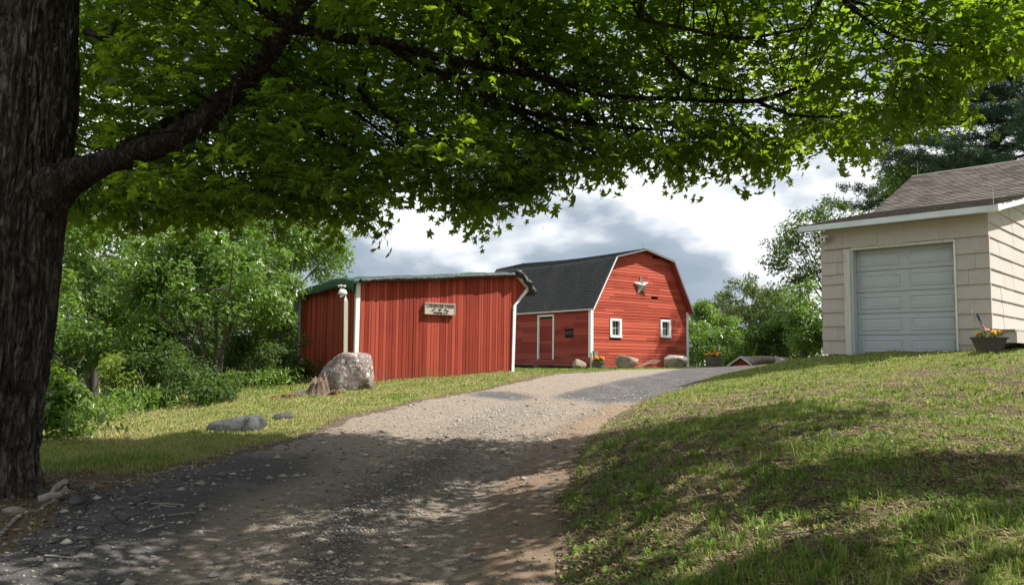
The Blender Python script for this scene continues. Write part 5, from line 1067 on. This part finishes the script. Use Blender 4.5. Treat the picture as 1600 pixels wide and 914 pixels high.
limb('branch', [(1300, -20, 6.2, 4), (1340, 20, 6.5, 3.2), (1400, 58, 6.8, 2.4), (1500, 75, 7.0, 1.6)], n=8)
limb('branch', [(480, 200, 8.2, 3), (540, 230, 8.8, 2.4), (620, 300, 9.6, 1.5)], n=8)
limb('branch', [(135, 50, 6.9, 6), (150, 54, 6.6, 5), (172, 57, 6.3, 4)], n=8)
OUT = np.array([(-400, 330), (60, 345), (110, 350), (160, 352), (250, 368), (330, 352), (400, 350), (470, 352), (520, 360), (545, 375), (572, 350), (580, 315), (612, 300), (650, 300), (672, 330), (692, 350), (720, 356), (745, 345), (775, 335), (800, 318), (828, 328), (842, 286), (880, 284), (925, 276), (950, 288), (1000, 272), (1030, 295), (1050, 290), (1070, 270), (1100, 266), (1150, 272), (1190, 277), (1230, 262), (1262, 222), (1285, 246), (1340, 262), (1362, 256), (1385, 216), (1430, 205), (1462, 190), (1478, 165), (1500, 140), (1540, 128), (1620, 132), (2000, 90)])
def sprays(n, sampler, seed, nl=(6, 12), L_=(.28, .6), size=.125, droop=(-.55, .12)):
    r = np.random.default_rng(seed); Cs, Ns, Ts, Ss, TW = [], [], [], [], []
    B_ = sampler(r, n); trunk = np.array([TBX, TBY - .3])
    for p in B_:
        o = p[:2] - trunk; a = math.atan2(o[1], o[0]) + r.normal(0, .7); ln = r.uniform(*L_); dr = r.uniform(*droop); k = r.integers(*nl); d = np.array([math.cos(a), math.sin(a), dr]); sd = np.array([-math.sin(a), math.cos(a), 0]); TW.append((p, p + d * ln * .5 + (0, 0, .02), p + d * ln))
        s = np.linspace(.15, 1.05, k); side = np.where(np.arange(k) % 2, 1, -1) * r.uniform(.5, 1.0, k)
        Cs.append(p + d[None] * (s * ln)[:, None] + sd[None] * (side * .09)[:, None] + r.normal(0, .035, (k, 3))); Ts.append(d[None] * .7 + sd[None] * side[:, None] + r.normal(0, .3, (k, 3)) + (0, 0, -.35)); Ns.append(r.normal(0, .42, (k, 3)) + (0, 0, 1) + d[None] * (1.0 if dr < -.6 else 0)); Ss.append(size * r.uniform(.6, 1.15, k))
    return np.concatenate(Cs), np.concatenate(Ns), np.concatenate(Ts), np.concatenate(Ss), TW
def skirt(r, n):
    out = []
    while sum(map(len, out)) < n:
        m_ = n * 3; x = r.uniform(-6.5, 8.0, m_); y = 5.0 + 6.0 * r.random(m_) ** .85; zb = 1.6 + (y * .17); z = zb + 4.2 * r.random(m_) ** 1.25
        P = np.stack([x, y, z], 1); d = P - CC; w_ = d @ CF; px = 800 + FPX * (d @ CR) / w_; py = 457 - FPX * (d @ CU) / w_
        ok = (py < np.interp(px, OUT[:, 0], OUT[:, 1]) - 44 * (9 / np.maximum(y, 3)) + 10 * (n2(x, z, 2.2, 2, 161) - .5)) & (px > -250) & (px < 1850) & (np.hypot(x - TBX, y - TBY) > .75)
        ok &= (y < 10.4 + 1.0 * (n2(x, z, .8, 2, 163) - .3)) & (x - .78 * (z - 1) < 4.3 + 3.6 * (n2(y, z, .9, 2, 165) - .45)) | (ok & (r.random(m_) < .10) & (py < 190))
        ok &= n2(x * 1.0, y * .8 + z * .9, .95, 3, 167) > np.where(x > 1.0, .46, .40)
        out.append(P[ok])
    return np.concatenate(out)[:n]
def crown_up(r, n):
    out = []
    while sum(map(len, out)) < n:
        P = np.array([-1.4, 5.0, 7.2]) + r.normal(0, 1, (n * 3, 3)) * np.array([3.3, 2.5, 2.0]); q = (((P - (-1.4, 5.0, 7.2)) / (7.2, 5.4, 4.6)) ** 2).sum(1)
        d = P - CC; w_ = d @ CF; py = np.where(w_ > .3, 457 - FPX * (d @ CU) / np.maximum(w_, .3), -999)
        ok = (q < 1) & (P[:, 1] < 10.4) & (P[:, 2] > 4.6) & ((py < -25) | (n2(P[:, 0], P[:, 1] + P[:, 2], .9, 2, 169) > .52)) & (P[:, 0] - .78 * (P[:, 2] - 1) < 2.9); out.append(P[ok])
    return np.concatenate(out)[:n]
c1, n1_, t1, s1, tw1 = sprays(7000, skirt, 171, (7, 13), (.26, .52), .095); c2, n2__, t2, s2, tw2 = sprays(1200, crown_up, 173, (9, 15), (.5, 1.0), .17)
# edge sprigs that hang along the canopy's lower outline
def fringe(r, n):
    px = np.concatenate([r.uniform(60, 1350, n - 120), r.uniform(1350, 1600, 120)]); y = r.uniform(8.2, 10.4, n); y = np.where(px > 1360, r.uniform(6.0, 8.6, n), y); py = np.interp(px, OUT[:, 0], OUT[:, 1]) - r.uniform(34, 84, n) - np.where(px > 1350, 22, 0)
    return np.array([at(a, b, c) for a, b, c in zip(px, py, y)])
c3, n3_, t3, s3, tw3 = sprays(900, fringe, 175, (6, 10), (.22, .42), .10, (-1.4, -.2))
def overhead(r, n):
    out = []
    while sum(map(len, out)) < n:
        P = np.stack([r.uniform(-4, 8.5, n * 3), r.uniform(1.0, 5.6, n * 3), r.uniform(4.7, 7.2, n * 3)], 1)
        ok = (n2(P[:, 0] - .78 * P[:, 2], P[:, 1], 1.5, 3, 191) > np.where(P[:, 0] - .78 * (P[:, 2] - .8) < .5, .61, .49)) & (P[:, 0] - .78 * (P[:, 2] - .8) < 3.4) & (P[:, 2] > 1.9 + .47 * P[:, 1] + .4); out.append(P[ok])
    return np.concatenate(out)[:n]
c4, n4_, t4, s4, tw4 = sprays(1100, overhead, 193, (9, 14), (.4, .8), .15)
C_ = np.concatenate([c1, c2, c3, c4]); N_ = np.concatenate([n1_, n2__, n3_, n4_]); T_ = np.concatenate([t1, t2, t3, t4]); S_ = np.concatenate([s1, s2, s3, s4])
ok = np.linalg.norm(C_ - CC, axis=1) > 2.6; C_, N_, T_, S_ = C_[ok], N_[ok], T_[ok], S_[ok]
d = C_ - CC; w_ = d @ CF; px = 800 + FPX * (d @ CR) / w_; py = 457 - FPX * (d @ CU) / w_; shown = np.where((w_ > 0) & (px > 0) & (px < 1600) & (py > 0) & (py < 400), S_ / np.maximum(w_, .1), 0)
hide = (px < 150) & (py < 560) & (C_[:, 1] < 7.5)
for q in BR:
    dq = q[:, :3] - CC; wq = dq @ CF; qx = 800 + FPX * (dq @ CR) / wq; qy = 457 - FPX * (dq @ CU) / wq; qr = q[:, 3] * FPX / wq
    if np.min(wq) < 1: continue
    d2 = np.hypot(px[:, None] - qx[None], py[:, None] - qy[None]) - qr[None]; k_ = d2.argmin(1); hide |= (d2.min(1) < 7) & (w_ < wq[k_] + .1) & (rng.random(len(px)) < .88)
keep_ = ~hide; C_, N_, T_, S_, shown = C_[keep_], N_[keep_], T_[keep_], S_[keep_], shown[keep_]
big = np.argsort(-shown)[:300]; msk = np.ones(len(C_), bool); msk[big] = False
fine_ = msk & (shown > np.sort(shown)[-15000]) & (shown > 0); coarse = msk & ~fine_
for sel, shp, fcs in ((fine_, MAPLE, MAPLEF), (coarse, MAPLE2, MAPLE2F)):
    V, F = leaf_cloud(C_[sel], N_[sel], T_[sel], S_[sel], shp, fcs); tag(mesh_np('crown', V, F, M['maple_leaf'], maple, {'tint': np.repeat(rng.random(sel.sum()), len(shp))}), kind='stuff')
lm = None
for k in big:
    Nn = Vector(N_[k]).normalized(); Tt = Vector(T_[k]); Tt = (Tt - Nn * Tt.dot(Nn)).normalized(); Bb = Tt.cross(Nn)
    if lm is None: o = mesh_np('leaf', MAPLE, MAPLEF, M['maple_leaf'], maple, {'tint': np.full(len(MAPLE), .45)}); lm = o.data
    else: o = link(bpy.data.objects.new('leaf', lm), maple)
    s = S_[k]; o.matrix_local = Matrix(((Bb.x * s, Tt.x * s, Nn.x * s, C_[k][0]), (Bb.y * s, Tt.y * s, Nn.y * s, C_[k][1]), (Bb.z * s, Tt.z * s, Nn.z * s, C_[k][2]), (0, 0, 0, 1)))
tw = MB()
def clear_of_trunk(a): q = proj(a); return not (q[0] < 190 and a[1] < 7.6)
tw1 = [t for t in tw1 if clear_of_trunk(t[0]) and clear_of_trunk(t[2])]; tw3 = [t for t in tw3 if clear_of_trunk(t[0]) and clear_of_trunk(t[2])]
for a, b, c in tw1 + tw3: tw.tube([a, b, c], [.006, .004, .002], 3, cap=False)
bp = np.concatenate(BR)[:, :3]
for a, b, c in tw1[::5]:                          # side shoots back to the nearest branch
    k = np.argmin(((bp - a) ** 2).sum(1)); dd = np.linalg.norm(bp[k] - a)
    if dd < 1.6: mid = (bp[k] + a) / 2 + np.array([0, 0, .06 * dd]) + rng.normal(0, .05, 3); tw.tube([bp[k], mid, a], [.011, .008, .005], 4, cap=False)
tag(tw.obj('twigs', M['limb'], maple), kind='stuff')

def foliage(C0, n, r, seed, size, up=.7, clump=.33, squash=(1, 1, .8)):
    rr = np.random.default_rng(seed); k = rr.integers(0, len(C0), n); D_ = rr.normal(0, 1, (n, 3)); D_ /= np.linalg.norm(D_, axis=1, keepdims=True); q = r * (.45 + .65 * rr.random(n)) * (1 - .0 * k)
    P = C0[k] + D_ * q[:, None] * np.array(squash); N_ = D_ * .8 + rr.normal(0, .45, (n, 3)) + (0, 0, up); T_ = D_ * .6 + rr.normal(0, .6, (n, 3)) + (0, 0, -.25); return P, N_, T_, size * (.55 + .8 * rr.random(n)), rr.random(n)
def clumps(c, rad, n, seed, shell=.35, low=-1.0):
    rr = np.random.default_rng(seed); o = []
    while len(o) < n:
        v = rr.normal(0, 1, 3); v /= np.linalg.norm(v); s = (shell + (1 - shell) * rr.random()) ; lump = .72 + .5 * vnoise([v * 1.9 + seed], seed)[0]
        if v[2] < low: continue
        o.append(np.array(c) + v * s * lump * np.array(rad))
    return np.array(o)
def tree(name, base, top_c, rad, nclump, nleaf, clump_r, leaf, mat, bark, label, cat, group=None, seed=1, stems=1, trunk_r=.12, spread=.0, limbs=14, shell=.35, low=-.9, up=.35, leafshape=(LEAF2, LEAF2F)):
    t = tag(empty(name, (0, 0, 0)), label, cat, group); rr = np.random.default_rng(seed); c = np.array(top_c, float); rad = np.array(rad, float)
    cl = clumps(c, rad, nclump, seed, shell, low); P, N_, T_, S_, ti = foliage(cl, nleaf, clump_r, seed + 1, leaf, up)
    gz = hgt(P[:, 0], P[:, 1], False); ok = P[:, 2] > gz + .05; P, N_, T_, S_, ti = P[ok], N_[ok], T_[ok], S_[ok], ti[ok]
    tag(mesh_np('crown', *leaf_cloud(P, N_, T_, S_, *leafshape), M[mat], t, {'tint': np.repeat(ti, len(leafshape[0]))}), kind='stuff')
    b = np.array(base, float); b[2] -= .15
    for s in range(stems):
        off = np.array([rr.normal(0, .12), rr.normal(0, .12), 0]) * (stems > 1); tgt = c + rr.normal(0, 1, 3) * rad * np.array([spread, spread, .1]) + (0, 0, rad[2] * .35); mid = (b + tgt) / 2 + off + (tgt - b) * np.array([-.12, -.12, 0]); q = spline([b + off, mid, tgt], 6); rd = trunk_r * np.linspace(1, .25, len(q)); mb = MB().tube(q, rd, 8, .08)
        mb.obj('trunk', M[bark], t, smooth=True)
        lb = MB()
        for k in range(limbs // stems + 1):
            e = cl[rr.integers(len(cl))]; i = rr.integers(len(q) // 3, len(q)); m2 = (q[i] + e) / 2 + rr.normal(0, .1, 3) * rad.mean() * .3; ql = spline([q[i], m2, e], 4); lb.tube(ql, rd[i] * .5 * np.linspace(1, .2, len(ql)), 5, .1)
        lb.obj('limb', M[bark], t, smooth=True)
    return t
def gp(px, py, Y): p = at(px, py, Y); return np.array([p[0], p[1], hz(p[0], p[1])])
def cz(px, py, Y): return at(px, py, Y)
# left side
tree('shrub_tree', gp(326, 606, 19.5), cz(325, 455, 19.8), (2.5, 1.9, 1.85), 130, 22000, .38, .125, 'shrub_leaf', 'bark2', 'tall multi-stemmed shrub with arching bare stems behind the lawn', 'shrub', None, 201, 8, .05, .55, 24, .45, -.42)
tree('leafy_tree', gp(150, 610, 22), cz(150, 425, 23), (3.0, 2.2, 2.8), 130, 19000, .45, .13, 'shrub_leaf', 'bark2', 'pale green leafy tree just right of the maple trunk, behind the lawn', 'tree', None, 211, 2, .12, .2, 16, .35)
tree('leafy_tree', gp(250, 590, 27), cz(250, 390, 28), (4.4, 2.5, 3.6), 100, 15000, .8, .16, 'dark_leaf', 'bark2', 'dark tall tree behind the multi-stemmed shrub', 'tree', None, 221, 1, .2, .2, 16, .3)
tree('leafy_tree', gp(430, 590, 30), cz(445, 390, 30), (2.9, 2.3, 2.8), 110, 15000, .45, .14, 'shrub_leaf', 'bark2', 'tree with open twiggy crown rising over the left end of the red shed', 'tree', None, 231, 1, .17, .2, 20, .35, -.6)
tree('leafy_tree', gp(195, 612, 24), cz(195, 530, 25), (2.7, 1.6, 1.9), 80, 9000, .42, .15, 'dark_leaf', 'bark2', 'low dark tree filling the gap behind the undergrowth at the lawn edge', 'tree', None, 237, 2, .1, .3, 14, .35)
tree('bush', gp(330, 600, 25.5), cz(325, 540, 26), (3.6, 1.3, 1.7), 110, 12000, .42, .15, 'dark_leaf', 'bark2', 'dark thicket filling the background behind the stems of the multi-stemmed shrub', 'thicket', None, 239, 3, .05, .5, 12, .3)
tree('leafy_tree', gp(60, 600, 26), cz(40, 400, 27), (3.2, 2.5, 3.6), 70, 7000, .75, .16, 'olive_leaf', 'bark2', 'dull green tree seen past the left side of the maple trunk', 'tree', None, 241, 1, .2, .2, 14, .3)
tree('bush', gp(440, 590, 24.6), cz(436, 482, 24.8), (.55, .6, 1.25), 32, 3200, .34, .11, 'lime_leaf', 'bark2', 'bright yellow-green sapling against the left end of the red shed', 'shrub', None, 251, 3, .03, .3, 8, .4)
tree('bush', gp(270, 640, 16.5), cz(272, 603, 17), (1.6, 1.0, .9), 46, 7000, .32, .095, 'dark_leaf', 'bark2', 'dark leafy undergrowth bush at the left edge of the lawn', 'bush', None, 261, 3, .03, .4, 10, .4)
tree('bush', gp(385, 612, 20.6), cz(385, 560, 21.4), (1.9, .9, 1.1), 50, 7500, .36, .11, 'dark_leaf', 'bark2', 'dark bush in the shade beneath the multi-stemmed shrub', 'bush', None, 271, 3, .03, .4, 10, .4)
tree('bush', gp(190, 650, 16.5), cz(195, 605, 17.2), (.85, .8, .8), 26, 3200, .28, .10, 'lime_leaf', 'bark2', 'yellow-green bush at the low left corner of the lawn', 'bush', None, 281, 3, .025, .4, 8, .4)
tree('bush', gp(110, 620, 18.5), cz(100, 545, 19), (1.5, 1.2, 1.4), 40, 5500, .40, .12, 'shrub_leaf', 'bark2', 'leafy bush just right of the maple trunk beyond the lawn', 'bush', None, 291, 3, .04, .4, 10, .4)
tree('maple_sapling', gp(86, 702, 11.3), cz(88, 632, 11.3), (.42, .42, .80), 40, 1000, .22, .10, 'shrub_leaf', 'bark2', 'young maple sapling growing beside the big trunk', 'sapling', None, 301, 3, .012, .3, 12, .3, -1, .8, (MAPLE, MAPLEF))
hyd = tree('hydrangea', gp(455, 602, 22.6), cz(458, 578, 22.8), (.85, .6, .52), 26, 2600, .24, .10, 'dark_leaf', 'bark2', 'hydrangea bush with pink flower heads by the left corner of the red shed', 'shrub', None, 311, 3, .02, .4, 8, .45)
for px_, py_, s in [(445, 565, 1), (455, 571, .9), (447, 584, 1), (470, 564, 1.1), (425, 579, .8), (438, 588, .7), (462, 576, .7)]:
    q = at(px_, py_, 22.0); r = np.random.default_rng(int(px_)); n = 46; D_ = r.normal(0, 1, (n, 3)); D_ /= np.linalg.norm(D_, axis=1, keepdims=True)
    mesh_np('flower_head', *leaf_cloud(q + D_ * .075 * s, D_, r.normal(0, 1, (n, 3)), np.full(n, .045 * s), LEAF2 - (0, .5, 0), LEAF2F), M['pink'], hyd)
Cw = []; r = np.random.default_rng(320)
for px_, py_, Y_ in [(150, 690, 12.5), (168, 668, 14), (205, 655, 15.2), (420, 612, 19.6), (405, 606, 20.2), (438, 606, 20.6), (130, 700, 11), (360, 622, 18.6), (300, 640, 17), (250, 652, 16)]:
    q = gp(px_, py_, Y_); Cw.append(q + np.stack([r.normal(0, .28, 200), r.normal(0, .2, 200), r.random(200) ** .7 * .45], 1))
Cw = np.concatenate(Cw); n = len(Cw); tag(mesh_np('weeds', *leaf_cloud(Cw, r.normal(0, .7, (n, 3)) + (0, 0, .5), r.normal(0, .5, (n, 3)) + (0, 0, .8), .11 * (.5 + r.random(n)), LEAF2 * (.55, 1, 1), LEAF2F), M['shrub_leaf'], None, {'tint': np.repeat(r.random(n), 4)}), kind='stuff')
# right side, beyond the barn and garage
tree('bush', gp(1130, 575, 46), cz(1128, 541, 47), (3.2, 2.0, 1.9), 100, 10500, .42, .17, 'shrub_leaf', 'bark2', 'broad bright green bush right of the barn behind the barrel planter', 'bush', None, 401, 3, .06, .4, 12, .4)
tree('leafy_tree', gp(1185, 575, 56), cz(1182, 505, 57), (3.6, 3, 3.2), 120, 18000, .60, .20, 'olive_leaf', 'bark2', 'rounded green tree between the bright bush and the garage', 'tree', None, 411, 1, .22, .2, 12, .3)
tree('leafy_tree', gp(1122, 575, 74), cz(1122, 497, 74), (2.0, 2, 2.9), 50, 6500, .7, .24, 'olive_leaf', 'bark2', 'thin-topped distant tree just right of the barn roof', 'tree', None, 421, 1, .18, .2, 10, .3)
tree('leafy_tree', gp(1098, 575, 66), cz(1096, 498, 66), (1.3, 1.3, 2.4), 36, 4500, .55, .22, 'shrub_leaf', 'bark2', 'narrow pointed tree close behind the right edge of the barn', 'tree', None, 425, 1, .15, .15, 8, .3)
tree('leafy_tree', gp(1225, 575, 45), cz(1228, 520, 45), (2.2, 2, 2.4), 90, 10000, .48, .17, 'dark_leaf', 'bark2', 'dense dark green tree left of the garage, behind the vine-green bush', 'tree', None, 431, 1, .16, .2, 10, .3)
tree('bush', gp(1262, 566, 29), cz(1262, 505, 29.5), (1.05, 1.1, 1.5), 46, 6000, .36, .13, 'shrub_leaf', 'bark2', 'vivid green leafy bush hugging the left corner of the garage', 'bush', None, 441, 3, .05, .3, 10, .4)
tree('bush', gp(1160, 590, 64), cz(1160, 556, 64), (6.5, 3, 1.6), 70, 6000, .8, .24, 'olive_leaf', 'bark2', 'low belt of scrub on the slope beyond the red outbuilding', 'scrub', None, 451, 3, .08, .5, 8, .3)
tree('airy_tree', gp(1305, 570, 32), cz(1285, 402, 33), (2.5, 2.0, 2.5), 84, 7500, .42, .135, 'dark_leaf', 'bark', 'open-crowned tree showing dark limbs behind the left end of the garage roof', 'tree', None, 461, 2, .12, .22, 46, .55, -.7)
tree('leafy_tree', gp(1425, 560, 36), cz(1402, 283, 36.5), (1.35, 1.2, 1.1), 26, 2400, .40, .16, 'shrub_leaf', 'bark', 'leafy treetop poking out over the garage roof beneath the pine', 'tree', None, 471, 1, .16, .1, 14, .4, -.7)
# pine: whorls of level branches carrying needle tufts
pb = gp(1630, 560, 38); pine = tag(empty('pine_tree', (0, 0, 0)), 'tall dark pine with level branches behind the garage roof', 'pine tree')
pt = cz(1630, -140, 38); MB().tube([pb, (pb + pt) / 2 + (.1, 0, 0), pt], [.36, .26, .05], 12, .06).obj('trunk', M['bark'], pine, smooth=True)
r = np.random.default_rng(481); Cn, Dn, Nr = [], [], []; lb = MB()
for k in range(110):
    f = (k / 109) ** 1.5; z = cz(1630, 325, 38)[2] + f * (pt[2] - cz(1630, 325, 38)[2]); a = k * 2.4 + r.normal(0, .3); ln = (9.6 * (1 - f) ** .75 + .5) * r.uniform(.7, 1.05); c0 = np.array([pb[0] + .02, pb[1], z]); d = np.array([math.cos(a), math.sin(a), .06 + .22 * f]); e = c0 + d * ln; m2 = (c0 + e) / 2 + (0, 0, -.22); q = spline([c0, m2, e], 7); lb.tube(q, np.linspace(.085, .015, len(q)), 5, .1)
    for s in np.linspace(.22, 1, int(ln * 3.6)):
        i = int(s * (len(q) - 1)); sd = np.array([-d[1], d[0], 0]); 
        for t in range(5): 
            tip = q[i] + sd * r.normal(0, .45 * (1.25 - s * .6)) + np.array([0, 0, r.normal(.10, .10)]) + d * r.normal(0, .15); Cn.append(tip); Nr.append(.30)
lb.obj('limb', M['bark'], pine, smooth=True)
Cn = np.array(Cn); n = 17; K = len(Cn); D_ = r.normal(0, 1, (K * n, 3)) + (0, 0, .35); D_ /= np.linalg.norm(D_, axis=1, keepdims=True); base = np.repeat(Cn, n, 0) + r.normal(0, .09, (K * n, 3)); Nn = r.normal(0, 1, (K * n, 3))
NEED = np.array([[-.075, 0, 0], [.075, 0, 0], [0, 1, 0]]); tag(mesh_np('crown', *leaf_cloud(base, Nn, D_, .34 * (.6 + .6 * r.random(K * n)), NEED, np.array([[0, 1, 2]])), M['pine_needle'], pine, {'tint': np.repeat(r.random(K * n), 3)}), kind='stuff')
# wood beyond, closing the horizon
fw = []; r = np.random.default_rng(491)
for k in range(150):
    a = r.uniform(-1.25, 1.25); R0 = r.uniform(85, 150); x_, y_ = R0 * math.sin(a), R0 * math.cos(a); g = hz(x_, y_); h = r.uniform(4.5, 7.5); fw.append(clumps((x_, y_, g + h * .52), (3.4, 3.0, h * .5), 14, 500 + k, .4))
fw = np.concatenate(fw); P, N_, T_, S_, ti = foliage(fw, 36000, 1.3, 492, .62); tag(mesh_np('distant_wood', *leaf_cloud(P, N_, T_, S_, LEAF2, LEAF2F), M['olive_leaf'], None, {'tint': np.repeat(ti, 4)}), 'distant belt of woodland closing the view beyond the barn', 'woodland', kind='stuff')
# broad-leaved weeds in the bank
wd_proto = None
for i in range(26):
    y_ = random.uniform(4.0, 9.5); x_ = float(xr(y_)) + abs(random.gauss(.2, 1.1)) + .1; q = (x_, y_, hz(x_, y_))
    if wd_proto is None:
        wd_proto = tag(empty('weed_plant', q), 'low broad-leaved weed sprouting in the grass of the bank', 'weed', 'weeds on the bank'); W = wd_proto
        r = np.random.default_rng(600); lms = [mesh_np('leaf', np.array([[0, 0, 0], [.030, .05, .035], [.034, .10, .045], [0, .15, .03], [-.034, .10, .045], [-.030, .05, .035], [0, .08, .03]]), np.array([[6, 0, 1], [6, 1, 2], [6, 2, 3], [6, 3, 4], [6, 4, 5], [6, 5, 0]]), M['lime_leaf'], wd_proto, {'tint': np.full(7, .4)})]
        for k in range(1, 6): o = link(lms[0].copy(), wd_proto); lms.append(o)
        for k, o in enumerate(lms): o.rotation_euler = (random.uniform(.1, .7), random.uniform(-.2, .2), k * 1.1); s = random.uniform(.6, 1.1); o.scale = (s, s, s)
    else:
        W = link(wd_proto.copy()); W.location = q
        for o in lms: link(o.copy(), W)
    s = random.uniform(.25, .55); W.scale = (s, s, s); W.rotation_euler = (0, 0, random.uniform(0, 6))
